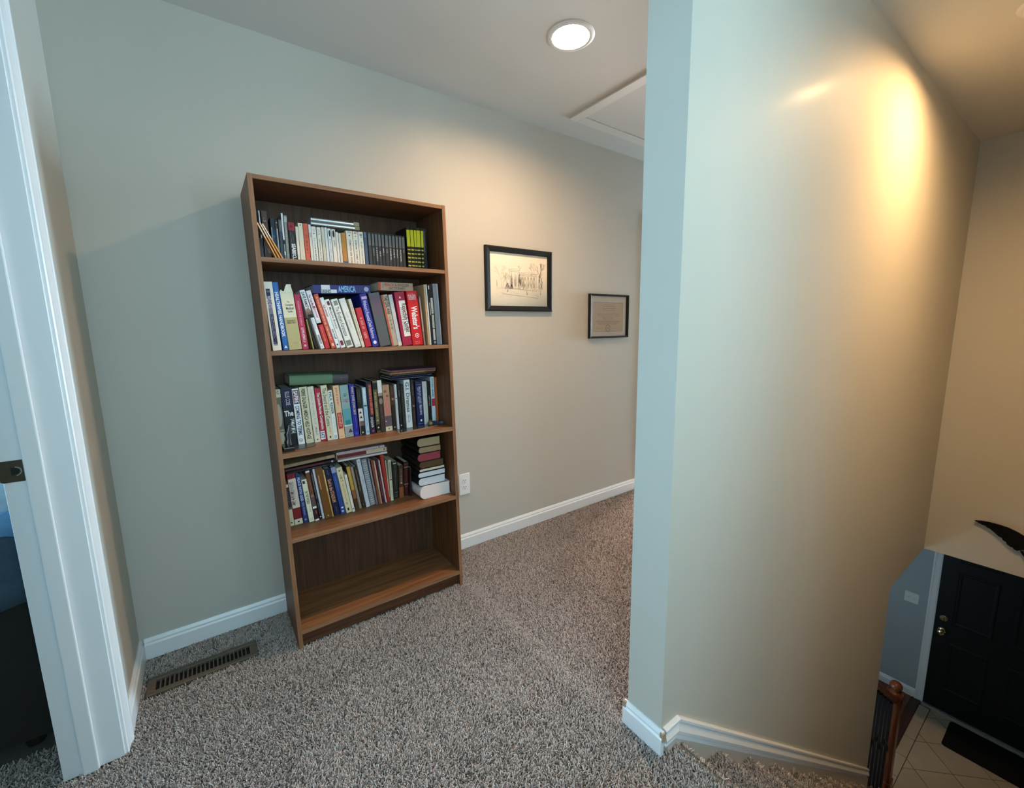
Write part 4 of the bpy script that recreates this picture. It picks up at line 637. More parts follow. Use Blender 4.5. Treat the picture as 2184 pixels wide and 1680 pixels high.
(4, 0.2931, 0.4737, 0.0155, 0.2109, 0.1347, -0.183, 0.155, '#46301c', [('r', 0.05, 0.45, 0.95, 0.98, '#b08d36'), ('r', 0.05, 0.25, 0.95, 0.45, '#8a5530'), ('m', 0.5, 0.6, 0.9, 0.25, '#d3b870')], 'gold book fading to brown at its foot, fourth shelf', 'book'),
(4, 0.3103, 0.4737, 0.011, 0.2028, 0.1328, -0.183, 0.155, '#8d8170', [], 'thin taupe book between gold-brown and dark brown ones, fourth shelf', 'book'),
(4, 0.3251, 0.4737, 0.0135, 0.2002, 0.1374, -0.182, 0.155, '#32261b', [('m', 0.5, 0.4, 0.92, 0.38, '#a08f74'), ('c', 0.5, 0.08, 0.16, '#8a8070')], 'dark brown book left of the silver-white one, fourth shelf', 'book'),
(4, 0.3408, 0.4737, 0.0171, 0.2333, 0.1333, -0.188, 0.155, '#b7bcc2', [('c', 0.5, 0.94, 0.14, '#3c4048'), ('m', 0.5, 0.5, 0.66, 0.38, '#7484a4'), ('m', 0.5, 0.3, 0.9, 0.4, '#a3a9b2')], 'silver-white tall book left of the comb-bound one, fourth shelf', 'book'),
(4, 0.3615, 0.4737, 0.0229, 0.2277, 0.1257, -0.187, 0.155, '#7d8085', [], 'grey comb-bound book with a ribbed spine, fourth shelf', 'comb'),
(4, 0.3863, 0.4737, 0.0083, 0.2259, 0.1171, -0.187, 0.155, '#6d6b6e', [('r', 0.1, 0.3, 0.6, 0.95, '#8d8a90')], 'thin grey booklet right of the comb-bound one, fourth shelf', 'book'),
(4, 0.3966, 0.4737, 0.0099, 0.2173, 0.1074, -0.189, 0.155, '#7c4432', [('m', 0.5, 0.2, 0.9, 0.3, '#5c2c22')], 'thin rust-brown book right of the grey booklet, fourth shelf', 'book'),
(4, 0.4068, 0.4737, 0.007, 0.2126, 0.102, -0.188, 0.155, '#a89478', [('r', 0.1, 0.4, 0.7, 0.9, '#c3b090')], 'thin tan book between rust-brown and maroon ones, fourth shelf', 'book'),
(4, 0.4189, 0.4737, 0.0102, 0.2113, 0.1008, -0.178, 0.154, '#4d1a26', [('m', 0.5, 0.1, 0.6, 0.3, '#a0707c')], 'thin maroon book left of the white thin one, fourth shelf', 'book'),
(4, 0.4306, 0.4737, 0.0042, 0.2117, 0.1063, -0.189, 0.155, '#d9cfcc', [], 'thin white leaning book between maroon and bright red ones, fourth shelf', 'book'),
(4, 0.4371, 0.4737, 0.0147, 0.2337, 0.0859, -0.186, 0.155, '#8a2620', [('r', 0.55, 0, 1, 1, '#a03428')], 'tall brick-red leaning book, fourth shelf', 'book'),
(4, 0.4523, 0.4737, 0.0043, 0.2002, 0.0523, -0.178, 0.154, '#bcb7a0', [('r', 0, 0, 1, 0.1, '#3c1c14'), ('m', 0.5, 0.6, 0.9, 0.3, '#8d8872'), ('c', 0.4, 0.95, 0.14, '#33302a')], 'slim cream book right of the brick-red one, fourth shelf', 'book'),
(4, 0.457, 0.4737, 0.0133, 0.2006, 0.013, -0.183, 0.155, '#c3c3a8', [('r', 0.15, 0.53, 0.85, 0.97, '#a3a58e'), ('m', 0.5, 0.56, 0.94, 0.55, '#3c3c34'), ('r', 0.1, 0.5, 0.9, 0.53, '#6e3c4c'), ('m', 0.5, 0.3, 0.47, 0.4, '#85876e'), ('m', 0.5, 0.12, 0.26, 0.3, '#50524a')], 'cream-green book with black capitals left of the black one, fourth shelf', 'book'),
(4, 0.4751, 0.4737, 0.0258, 0.1831, -0.0094, -0.171, 0.12, '#1b1d1a', [('r', 0.15, 0.94, 0.75, 0.97, '#a3a59c'), ('m', 0.5, 0.25, 0.9, 0.2, '#5c625c'), ('r', 0.3, 0.16, 0.8, 0.18, '#6d736d'), ('c', 0.5, 0.08, 0.3, '#3c423c')], 'black book with faint grey lettering, fourth shelf', 'book'),
(4, 0.5014, 0.4737, 0.0231, 0.1602, -0.0262, -0.176, 0.12, '#3d2518', [('r', 0.05, 0.0, 0.95, 0.33, '#8a4c28'), ('m', 0.5, 0.48, 0.9, 0.3, '#b0a08c'), ('c', 0.5, 0.46, 0.2, '#b09c84')], 'brown book with an orange-brown lower third, fourth shelf', 'book'),
(4, 0.5301, 0.4737, 0.0215, 0.1691, -0.0423, -0.165, 0.12, '#3c1712', [('r', 0, 0.83, 1, 0.86, '#9a7058'), ('r', 0, 0.33, 1, 0.36, '#9a7058'), ('r', 0, 0.92, 1, 0.94, '#7c5040'), ('m', 0.5, 0.4, 0.8, 0.25, '#6e3c30'), ('c', 0.5, 0.27, 0.15, '#8a5c4c')], 'maroon leather-look book with raised gilt bands, fourth shelf', 'book'),
(4, 0.5521, 0.4737, 0.0089, 0.1416, -0.0475, -0.181, 0.12, '#2a1517', [], 'dark maroon book in the shadow left of the right-hand stack, fourth shelf', 'book'),
]

for (s, x, z, w, h, th, y, d, colr, dec, label, kind) in BOOKS:
    torn = 'with a torn' in label
    o = book_body({'comb': 'book'}.get(kind, kind), w, h, d, colr, kind)
    spine_decals(o, w, h, dec, 0 if kind != 'comb' else 0)
    o.location = (x, y, z + (0 if th >= 0 else w * sin(-th))); o.rotation_euler = (0, -th, 0)
    grp = GROUPS[s]
    if kind == 'disc_case': grp = 'black cases on the top shelf' if 'yellow' not in label or 'lone' in label else 'striped yellow cases on the top shelf'
    if kind == 'folder': grp = 'orange folders on the top shelf'
    tag(o, label, {'disc_case': 'case', 'folder': 'folder'}.get(kind, 'book'), grp)
    if torn:      # ragged top of the dust jacket
        bm = BM(); pts = [(0, h), (0, h + .004), (w*.12, h + .012), (w*.22, h + .006), (w*.34, h + .006), (w*.46, h + .020), (w*.58, h + .030), (w*.92, h + .030), (w*.93, h + .018), (w*.97, h + .006), (w, h)]
        prism(bm, pts, 'Y', -.0006, .0002); mk('torn_jacket', bm, bmat('#d9d6bb'), o)

# books lying flat on the standing ones: left x, right x, z, thickness, spine y, depth, tilt, colour, spine prints, label
LYING = [
 (.200, .388, 1.6895, .0155, -.20, .135, .0, '#b9babb', [('r', .0, .0, 1., .10, '#8d8560')], 'lower of two silver-spined cases lying on the cream paperbacks, top shelf', 1, 'silver'),
 (.2005, .387, 1.7055, .0150, -.20, .135, .0, '#bfc0c2', [('r', .0, .0, 1., .12, '#9a9070')], 'upper of two silver-spined cases lying on the cream paperbacks, top shelf', 1, 'silver'),
 (.1755, .4015, 1.4205, .0345, -.25, .155, -.034, '#241f66', [('r', .05, .71, .97, .855, '#d5d6d8'), ('r', .05, .60, .45, .86, '#d5d6d8'), ('lt', "GREENE'S", .08, .45, .70, .855, '#3a3c55'), ('lt', 'AMERICA', .14, .86, .27, .575, '#7fb2dc'), ('c', .5, .075, .28, '#9aa0b8')], 'dark blue book with light blue capitals lying across the leaning books, second shelf', 2, 'book'),
 (.4355, .591, 1.4425, .0345, -.25, .105, -.012, '#a08b78', [('r', 0, .93, 1, 1, '#b04a38'), ('r', .15, .865, .8, .872, '#5a4238'), ('lt', 'FRENCH', .52, .86, .57, .83, '#a8503c'), ('lt', '& ENGLISH', .52, .86, .12, .53, '#6a5648'), ('lt', 'DICTIONARY', .12, .46, .22, .70, '#6a5648')], 'tan pocket dictionary with a red end lying on the crimson and grey books, second shelf', 2, 'book'),
 (.071, .2975, 1.0535, .0400, -.20, .150, .034, '#5c7a5c', [('r', 0, .0, 1, .28, '#3f3c40'), ('tri', .5, .17, .16, '#77747a')], 'green cloth book with a dark end lying on the left books, third shelf', 3, 'round'),
 (.479, .677, 1.0490, .0085, -.205, .150, -.008, '#161c38', [('m', .5, .15, .8, .35, '#8d95b0')], 'lowest thin navy book of the flat pile at right, third shelf', 3, 'book'),
 (.486, .690, 1.0580, .0072, -.200, .150, -.008, '#141a34', [('m', .5, .0, .12, .4, '#c9cce0')], 'second thin navy book from the bottom of the flat pile, third shelf', 3, 'book'),
 (.493, .700, 1.0658, .0082, -.200, .150, -.012, '#1c2a22', [('m', .5, .2, .9, .35, '#6d8a6a')], 'thin black-green book in the middle of the flat pile, third shelf', 3, 'book'),
 (.4805, .7045, 1.0745, .0082, -.205, .150, -.012, '#8a5a34', [('m', .5, .25, .8, .45, '#c9b08a')], 'thin orange-brown book second from the top of the flat pile, third shelf', 3, 'book'),
 (.4870, .7090, 1.0834, .0085, -.200, .150, -.006, '#6a4a56', [], 'thin plum book on top of the flat pile at right, third shelf', 3, 'book'),
 (.0315, .2220, .7005, .0090, -.200, .150, -.030, '#17151a', [('m', .5, .2, .6, .35, '#77777c')], 'lowest black flat book on the left books, fourth shelf', 4, 'book'),
 (.0170, .2190, .7108, .0120, -.200, .150, -.030, '#2a1a1c', [('m', .5, .2, .95, .45, '#8a3038'), ('c', .5, .06, .35, '#b9b4ae')], 'black flat book with dark red lettering, middle of the left pile, fourth shelf', 4, 'book'),
 (.0160, .2185, .7270, .0135, -.200, .150, -.050, '#8d7a5c', [('r', 0, .0, 1, .16, '#a08a72')], 'tan flat book on top of the left pile under the shelf, fourth shelf', 4, 'book'),
 (.2300, .4470, .7130, .0085, -.200, .150, .0, '#c3c2c0', [('m', .5, .1, .6, .3, '#9a9a9c')], 'lowest white flat book of the right-hand pile on leaning books, fourth shelf', 4, 'book'),
 (.2250, .4450, .7260, .0180, -.200, .150, .0, '#b9ab94', [('r', .1, .42, .95, .99, '#5e1c1e'), ('m', .5, .12, .36, .3, '#a5884e'), ('c', .55, .05, .2, '#3a2420')], 'flat book with maroon and cream spine in the middle of its pile, fourth shelf', 4, 'book'),
 (.2255, .4365, .7450, .0105, -.200, .150, .0, '#b8a8a8', [('m', .5, .15, .95, .3, '#857478'), ('c', .5, .12, .3, '#5a4a4c')], 'pinkish-white flat book just under the shelf board, fourth shelf', 4, 'book'),
]
for (x0, x1, z, t, y, d, tilt, colr, dec, label, s, kind) in LYING:
    h = x1 - x0
    if kind == 'silver':
        bm = BM(); pts = [(q[0], q[1]) for q in [(t*.5 - t*.5*cos(pi*i/10), .004 - .004*sin(pi*i/10)) for i in range(11)]] + [(t, d), (0, d)]
        prism(bm, pts, 'Z', 0, h); o = mk('book', bm, mat('silver_spine', (.55, .55, .55), rough=.22, metal=.85, var=.08, vscale=20), smooth=True)
        b2 = BM(); box(b2, .0006, t - .0006, .006, d - .001, h, h + .0004); mk('end_cap', b2, mat('silver_cap', (.4, .4, .4), rough=.4, var=.05), o)
    elif kind == 'round':
        bm = BM(); pts = [(t*.5 - t*.5*cos(pi*i/8), .007 - .007*sin(pi*i/8)) for i in range(9)] + [(t, d), (t - .003, d), (t - .003, .012), (.003, .012), (.003, d), (0, d)]
        prism(bm, pts, 'Z', 0, h); o = mk('book', bm, bmat(colr, .6), smooth=True)
        b2 = BM(); box(b2, .0031, t - .0031, .0121, d - .004, .004, h - .004); mk('page_block', b2, PAGES, o)
        b3 = BM(); pts = [(t*.5 - (t*.5 + .0003)*cos(pi*i/8), .0066 - .007*sin(pi*i/8)) for i in range(9)] + [(t + .0003, d*.6), (t, d*.6), (0, d*.6), (-.0003, d*.6)]
        prism(b3, pts[:9] + [(t + .0003, .05), (-.0003, .05)], 'Z', 0, h * .28); mk('paper_jacket', b3, bmat('#3f3c40'), o)
        dec = [('tri', .5, .14, .14, '#8a878c')]
    else: o = book_body('book', t, h, d, colr)
    std = [q for q in dec if q[0] != 'lt']
    spine_decals(o, t, h, std)
    for q in dec:
        if q[0] == 'lt':      # words along a lying spine: u range up the thickness, v range from left end
            _, s0, u0, u1, v0, v1, hx = (q + (None,))[:7] if len(q) == 7 else q
    for q in [q for q in dec if q[0] == 'lt']:
        s0, u0, u1, v0, v1, hx = q[1:7]; bm = BM()
        put_text(bm, s0, True, lambda a, b: (u0*t + b, -.0006, v1*h - a), (v1 - v0)*h, (u1 - u0)*t); mk('lettering', bm, imat(hx), o, weld=False)
    o.location = (x1, y, z + (x1 - x0) * (-tilt if tilt < 0 else 0)); o.rotation_euler = (0, -pi/2 + tilt, 0)
    tag(o, label, 'book', GROUPS[s])

# the stack lying at the right end of the fourth shelf: x0, x1, z0, z1, front y, page colour, cover colour, label
STACK = [
 (.5725, .7300, .4740, .5345, -.262, '#d6d3cf', '#d9d8d6', 'thick white book with rounded corners at the bottom of the right stack, fourth shelf'),
 (.5700, .7120, .5350, .5760, -.252, '#c3cdd2', '#14151c', 'black book with blue-white pages, second from the bottom of the right stack, fourth shelf'),
 (.5700, .7135, .5765, .6035, -.252, '#c6d0d5', '#15161d', 'black book with white pages, third from the bottom of the right stack, fourth shelf'),
 (.5780, .7120, .6040, .6200, -.250, '#cfc8b4', '#2a2018', 'thin book with cream pages in the middle of the right stack, fourth shelf'),
 (.5805, .7080, .6205, .6540, -.250, '#55442f', '#2e2418', 'dark brown book above the thin cream one in the right stack, fourth shelf'),
 (.5725, .6930, .6545, .6945, -.250, '#8c3f48', '#1d1216', 'book with rose-red page edges in the right stack, fourth shelf'),
 (.5790, .6960, .6950, .7255, -.250, '#8f7d5f', '#1b1512', 'book with tan pages second from the top of the right stack, fourth shelf'),
 (.5730, .6930, .7260, .7690, -.250, '#978b6c', '#16120e', 'book with olive-cream pages on top of the right stack, fourth shelf'),
]
for i, (x0, x1, z0, z1, y, pc, cc, label) in enumerate(STACK):
    w, t = x1 - x0, z1 - z0; d = .225 - .012 * (i % 3); b0 = .0022; bm = BM(); r = t * .42
    # C-shaped cover, rounded at the left where the spine is
    outer = [(w, t), (r, t)] + [(r - r*sin(pi/2*q/4), t - r + r*cos(pi/2*q/4)) for q in range(1, 5)] + [(r - r*cos(pi/2*q/4), r - r*sin(pi/2*q/4)) for q in range(0, 5)] + [(w, 0)]
    inner = [(w, b0), (r, b0)] + [(r - (r - b0)*sin(pi/2*q/4), r - (r - b0)*cos(pi/2*q/4)) for q in range(1, 5)] + [(r - (r - b0)*cos(pi/2*q/4), t - r + (r - b0)*sin(pi/2*q/4)) for q in range(0, 5)] + [(w, t - b0)]
    prism(bm, outer + inner, 'Y', 0, d); o = mk('book', bm, bmat(cc), smooth=True)
    b2 = BM(); e = .0004
    pg = [(w - .003, b0 + e), (r, b0 + e)] + [(r - (r - b0 - e)*sin(pi/2*q/4), r - (r - b0 - e)*cos(pi/2*q/4)) for q in range(1, 5)] + [(r - (r - b0 - e)*cos(pi/2*q/4), t - r + (r - b0 - e)*sin(pi/2*q/4)) for q in range(0, 5)] + [(w - .003, t - b0 - e)]
    prism(b2, pg, 'Y', .0015 if i else .0006, d - .002); mk('page_block', b2, mat('pages_' + pc.lstrip('#'), gain(lin(pc), GAIN), rough=.8, spec=.15, var=.10, vscale=300), o)
    if i == 0:
        b3 = BM()
        for q in range(5): box(b3, -.0004, .0004, .10 + .018*q, .108 + .018*q, .012, t - .012)
        mk('spine_label', b3, bmat('#4a4c52'), o)
    o.location = (x0, y, z0)
    tag(o, label, 'book', 'books stacked at the right of the fourth shelf')

# bookends and small things on the third shelf
BLK = mat('black_gloss', (.012, .012, .014), rough=.22, spec=.6, var=.1)
be = empty('bookend', (.05, -.235, .8159), 'black figurine bookend on a dark base at the left of the third shelf', 'bookend')
bm = BM(); box(bm, .0165, .0560, -.292, -.215, .8159, .8330); part('base', bm, BLK, be, bevel=.003)
bm = BM(); N_ = 28; prism(bm, [(.090 + .052*cos(2*pi*q/N_), -.236 + .040*sin(2*pi*q/N_)) for q in range(N_)], 'Z', .8159, .8175); part('foot_plate', bm, mat('foot_plate', (.035, .033, .032), rough=.3, spec=.5), be)
bm = BM(); segs = [(.040, -.250, .833, .012), (.038, -.248, .845, .0135), (.042, -.246, .860, .0105), (.039, -.246, .876, .012), (.044, -.244, .890, .009), (.047, -.243, .902, .007), (.049, -.243, .912, .004)]
rings = []
for (x, y, z, r) in segs: rings.append([bm.verts.new((x + r*cos(q*pi/6)*(1 + .18*cos(3*q*pi/6)), y + r*.8*sin(q*pi/6), z)) for q in range(12)])
for A, B in zip(rings, rings[1:]):
    for q in range(12): bm.faces.new((A[q], A[(q+1) % 12], B[(q+1) % 12], B[q]))
bm.faces.new(rings[0][::-1]); bm.faces.new(rings[-1]); part('figurine', bm, BLK, be, smooth=True)
gp = empty('glass_plate', (.59, -.24, .8159), 'dark glossy plate with a bright rim lying before the books, right of third shelf', 'plate')
ca, sa = cos(R(11)), sin(R(11)); G = lambda u, v: (.4805 + u*ca - v*sa*.35, -.284 + u*sa + v*ca)
def gquad(u0, u1, v0, v1, z0, z1, nm, m): 
    bm = BM(); prism(bm, [G(u0, v0), G(u1, v0), G(u1, v1), G(u0, v1)], 'Z', z0, z1); part(nm, bm, m, gp)
gquad(.003, .203, .0022, .062, .8162, .8195, 'pane', mat('dark_glass', (.02, .035, .035), rough=.06, spec=.8, var=0))
SIL = mat('rim_metal', (.75, .70, .62), rough=.25, metal=.9, var=.05)
gquad(.0, .206, .0, .0020, .8160, .8205, 'rim', SIL); gquad(.0, .0028, .0022, .064, .8160, .8205, 'rim', SIL); gquad(.2032, .206, .0022, .064, .8160, .8205, 'rim', SIL)
bm = BM(); pts = [(-.028, -.007), (-.02, -.011), (.018, -.009), (.030, 0), (.018, .009), (-.02, .010), (-.028, .006)]
prism(bm, pts, 'Z', 0, .013); o = mk('pocket_case', bm, mat('navy_case', (.03, .04, .085), rough=.35, var=.1), bevel=.003); o.location = (.699, -.2195, .8209); o.rotation_euler = (0, 0, R(-52))
b2 = BM(); prism(b2, [(-.022, -.0095), (.005, -.0095), (.005, -.0075), (-.022, -.0075)], 'Z', .0131, .0145); mk('clip', b2, SIL, o)
tag(o, 'small navy pocket case at the right end of the glossy plate, third shelf', 'case')
bm = BM(); lathe(bm, [(0, 0), (.009, 0), (.0135, .004), (.0145, .010), (.011, .017), (.006, .0195), (.0045, .023), (.0065, .0255), (0, .027)], 0, 0, n=16)
o = mk('trinket_pot', bm, mat('olive_bronze', (.15, .13, .055), rough=.35, metal=.3, var=.25, vscale=120), smooth=True); o.location = (.655, -.2300, .8206)
tag(o, 'tiny olive-bronze trinket pot on the glossy plate beside the navy case, third shelf', 'trinket')

# ---------------------------------------------------------------- recessed lamps
def can_light(cx, cy, r, label, lamp, up=0.):
    watts, WARM = LIGHT[lamp]
    e = empty('recessed_light', (cx, cy, HC), label, 'ceiling light', 'recessed lamps')
    bm = BM(); lathe(bm, [(r - .004, HC - .0004), (r - .002, HC - .005), (r + .004, HC - .0065), (r + .014, HC - .004), (r + .019, HC - .0004)], cx, cy, n=40, caps=False)
    part('trim_ring', bm, mat('lamp_trim', (.70, .69, .66), rough=.5, var=0), e, smooth=True)
    bm = BM(); n = 40; A = []
    for z, q in ((HC - .0045, r - .003), (HC + .03, r - .006), (HC + .10, r - .012)): A.append([bm.verts.new((cx + q*cos(2*pi*i/n), cy + q*sin(2*pi*i/n), z)) for i in range(n)])
    for a, b in zip(A, A[1:]):
        for i in range(n): bm.faces.new((a[i], a[(i+1) % n], b[(i+1) % n], b[i]))
    bm.faces.new(A[-1]); part('baffle', bm, mat('lamp_baffle', (.60, .48, .34), rough=.6, var=0), e, smooth=True)
    bm = BM(); lathe(bm, [(q, HC + up + z) for q, z in ((0, -.002), (.022, 0), (.042, .005), (.055, .013), (.062, .024), (.060, .038), (.044, .060), (.026, .074), (.022, .082))], cx, cy, n=32)
    part('bulb', bm, mat('bulb_glow_' + lamp, (1, .9, .75), rough=.5, var=0, emit=WARM, estr=watts), e, smooth=True)
    return e
can_light(*CANS[0], 'lit recessed ceiling lamp above the hall, near the attic hatch', 'hall_lamp', .009)
can_light(*CANS[1], 'lit recessed ceiling lamp over the stairs, outside the picture at right', 'stair_lamp', .006)

# attic hatch: a framed panel
HA = empty('attic_hatch', (1.92, -.465, HC), 'white framed attic access panel in the hall ceiling', 'hatch')
hx0, hx1, hy0, hy1, fw = 1.600, 2.25, -.755, -.175, .062
HP = mat('hatch_paint', (.66, .64, .60), rough=.6, var=.01)
for (a, b, c, d) in ((hx0, hx0 + fw, hy0, hy1), (hx1 - fw, hx1, hy0, hy1), (hx0 + fw, hx1 - fw, hy1 - fw, hy1), (hx0 + fw, hx1 - fw, hy0, hy0 + fw)):
    bm = BM(); box(bm, a, b, c, d, HC - .010, HC - .0003); part('frame_board', bm, HP, HA, bevel=.002)
bm = BM(); box(bm, hx0 + fw + .003, hx1 - fw - .003, hy0 + fw + .003, hy1 - fw - .007, HC - .0075, HC - .0003); part('panel', bm, CEIL, HA)

# ---------------------------------------------------------------- framed pictures
def frame(name, x0, x1, z0, z1, fw, th, m, label, cat='picture'):
    e = empty(name, ((x0 + x1)/2, -.001, z0), label, cat)
    bm = BM(); O = [(x0, z0), (x1, z0), (x1, z1), (x0, z1)]; I = [(x0 + fw, z0 + fw), (x1 - fw, z0 + fw), (x1 - fw, z1 - fw), (x0 + fw, z1 - fw)]
    rows = []
    for pts, y in ((O, -.001), (O, -th), ([((a[0]*.75 + b[0]*.25), (a[1]*.75 + b[1]*.25)) for a, b in zip(O, I)], -th - .003), (I, -th + .003), (I, -.004)):
        rows.append([bm.verts.new((p[0], y, p[1])) for p in pts])
    for A, B in zip(rows, rows[1:]):
        for i in range(4): bm.faces.new((A[i], A[(i+1) % 4], B[(i+1) % 4], B[i]))
    part('frame', bm, m, e)
    bm = BM(); box(bm, x0 + fw*.5, x1 - fw*.5, -.004, -.002, z0 + fw*.5, z1 - fw*.5); part('backing', bm, mat('backing_board', (.3, .25, .2), rough=.8), e)
    return e, (x0 + fw, x1 - fw, z0 + fw, z1 - fw)
def glass(parent, x0, x1, z0, z1, y):
    if 'picture_glass' not in MATS:
        M = bpy.data.materials.new('picture_glass'); M.use_nodes = True; nt = M.node_tree; N = nt.nodes; L = nt.links
        N.remove(N['Principled BSDF']); t = N.new('ShaderNodeBsdfTransparent'); g = N.new('ShaderNodeBsdfGlossy'); g.inputs['Roughness'].default_value = .03
        f = N.new('ShaderNodeFresnel'); f.inputs['IOR'].default_value = 1.18; mx = N.new('ShaderNodeMixShader')
        L.new(f.outputs[0], mx.inputs[0]); L.new(t.outputs[0], mx.inputs[1]); L.new(g.outputs[0], mx.inputs[2]); L.new(mx.outputs[0], N['Material Output'].inputs['Surface'])
        MATS['picture_glass'] = M
    bm = BM(); bm.faces.new([bm.verts.new(c) for c in ((x0, y, z0), (x1, y, z0), (x1, y, z1), (x0, y, z1))]); part('glass_pane', bm, MATS['picture_glass'], parent, weld=False)
FRB = mat('black_frame', (.008, .0065, .0055), rough=.5, spec=.25, var=.9, vscale=90)
P1, (a0, a1, b0, b1) = frame('framed_picture', 1.124, 1.609, 1.374, 1.733, .030, .019, FRB, 'larger black-framed drawing of a columned mansion on cream paper, left of the two pictures')
bm = BM(); box(bm, a0 - .004, a1 + .004, -.0052, -.0041, b0 - .004, b1 + .004); part('paper', bm, mat('cream_paper', (.86, .80, .68), rough=.8, spec=.1, var=.03, vscale=8), P1)
# pencil drawing: every stroke is a thin flat ribbon printed on the paper
rd = random.Random(21); INK = [BM(), BM()]
def stroke(x0, z0, x1, z1, wd=.0009, k=0):
    d = Vector((x1 - x0, z1 - z0)); l = d.length
    if l < 1e-6: return
    n = Vector((-d.y, d.x)) / l * wd / 2; bm = INK[k]
    bm.faces.new([bm.verts.new((p[0], -.00545, p[1])) for p in ((x0 - n.x, z0 - n.y), (x1 - n.x, z1 - n.y), (x1 + n.x, z1 + n.y), (x0 + n.x, z0 + n.y))])
PW, PH = a1 - a0, b1 - b0; D = lambda u, v: (a0 + u*PW, b0 + v*PH)
def st(u0, v0, u1, v1, wd=.0009, k=0): stroke(*D(u0, v0), *D(u1, v1), wd, k)
def hatch(u0, u1, v0, v1, n, k=0, slant=0., wd=.0007):
    for i in range(n):
        u = u0 + (u1 - u0) * rd.random(); va = v0 + (v1 - v0)*rd.random()*.5; vb = v1 - (v1 - v0)*rd.random()*.5
        st(u, va, u + slant*(vb - va), vb, wd, k)
# main block right, portico left
for v in (.32, .60, .615, .64): st(.50, v, .80, v - .01, .001)
for u in (.57, .80): st(u, .31, u, .62, .0011)
st(.50, .655, .66, .675); st(.66, .675, .81, .63)
for r_ in range(2):
    for c in range(5):
        u = .535 + .052*c; v = .37 + .135*r_; hatch(u, u + .022, v, v + .085, 9, 0); 
        for q in (u, u + .022): st(q, v, q, v + .085, .0008)
hatch(.50, .80, .32, .60, 90, 1); hatch(.50, .80, .60, .65, 40, 1, .6); hatch(.56, .80, .32, .42, 40, 1)
for v in (.33, .335): st(.32, v, .57, v, .001)
st(.31, .665, .50, .66, .0014); st(.31, .69, .50, .68, .0014); st(.32, .665, .32, .69); st(.31, .70, .43, .715); st(.43, .715, .51, .685)
for c in (.325, .365, .425, .475): st(c, .335, c, .66, .0016); st(c + .018, .335, c + .018, .66, .0008, 1)
hatch(.345, .385, .36, .62, 26, 0); hatch(.40, .455, .36, .62, 26, 1); hatch(.47, .53, .36, .62, 30, 1)
hatch(.35, .375, .36, .5, 14, 0); hatch(.41, .44, .36, .47, 10, 0)
def tree(u, v, h, lean=0, depth=4, k=1, w0=.0014):
    def br(u, v, a, l, n):
        u2 = u + l*cos(a)*PH/PW; v2 = v + l*sin(a); st(u, v, u2, v2, w0 * (.35 + n/depth*.65), k)
        if n > 0:
            for q in range(rd.randint(2, 3)): br(u2, v2, a + rd.uniform(-.65, .65), l*rd.uniform(.6, .8), n - 1)
    br(u, v, pi/2 + lean, h*.36, depth)
tree(.19, .33, .42); tree(.23, .33, .30); tree(.28, .34, .26); tree(.86, .33, .50, 0, 5, 0, .0022); tree(.76, .62, .22); tree(.72, .62, .18); tree(.50, .66, .12); tree(.84, .4, .3)
for (u, w_, h_) in ((.50, .035, .30), (.86, .035, .32), (.29, .05, .10), (.36, .04, .07), (.90, .02, .25)):
    for i in range(70):
        a = rd.random(); c = u + w_*(1 - a*.8)*rd.uniform(-1, 1); st(c, .32 + h_*a*.95, c + rd.uniform(-.004, .004), .32 + h_*a*.95 + .035, .0010, 0)
hatch(.12, .34, .30, .36, 40, 1); hatch(.58, .88, .29, .34, 50, 1, .3); hatch(.115, .125, .34, .5, 8, 0)
for i in range(60): u = rd.uniform(.14, .86); v = rd.uniform(.17, .30); st(u, v, u + rd.uniform(.01, .05), v - rd.uniform(0, .006), .0006, 1)
st(.20, .235, .82, .165, .0014, 0); st(.20, .225, .60, .19, .001, 1)
for (u, h_) in ((.62, .10), (.86, .10), (.28, .05)): hatch(u, u + .02, .30 - h_, .32, 12, 0)
hatch(.80, .84, .145, .165, 8, 0); hatch(.17, .24, .175, .19, 8, 1)
mk0 = part('pencil_drawing', INK[0], mat('pencil_dark', (.34, .30, .28), rough=.7, var=0), P1, weld=False); part('pencil_shading', INK[1], mat('pencil_light', (.54, .47, .39), rough=.7, var=0), P1, weld=False)
glass(P1, a0 - .002, a1 + .002, b0 - .002, b1 + .002, -.0085)

P2, (a0, a1, b0, b1) = frame('framed_certificate', 1.944, 2.338, 1.198, 1.497, .0125, .022, mat('black_frame_thin', (.007, .006, .0055), rough=.4, spec=.3, var=.2), 'smaller black-framed certificate with a seal, farther along the hall wall', 'certificate')
bm = BM(); box(bm, a0 - .003, a1 + .003, -.0052, -.0041, b0 - .003, b1 + .003); part('mat_board', bm, mat('pink_white_paper', (.82, .77, .74), rough=.8, spec=.1, var=.03, vscale=8), P2)
PW, PH = a1 - a0, b1 - b0; INK = [BM(), BM()]
bm = BM(); c = [D(.10, .12), D(.90, .84)]; box(bm, c[0][0], c[1][0], -.0056, -.0052, c[0][1], c[1][1]); part('parchment', bm, mat('parchment', (.74, .63, .52), rough=.8, spec=.1, var=.05, vscale=9), P2)
_st = stroke
def stroke(x0, z0, x1, z1, wd=.0009, k=0):
    d = Vector((x1 - x0, z1 - z0)); l = d.length
    if l < 1e-6: return
    n = Vector((-d.y, d.x)) / l * wd / 2
    INK[k].faces.new([INK[k].verts.new((p[0], -.00585, p[1])) for p in ((x0 - n.x, z0 - n.y), (x1 - n.x, z1 - n.y), (x1 + n.x, z1 + n.y), (x0 + n.x, z0 + n.y))])
for q in (.12, .84): st(.10, q, .90, q, .0016)
for q in (.10, .90): st(q, .12, q, .84, .0016)
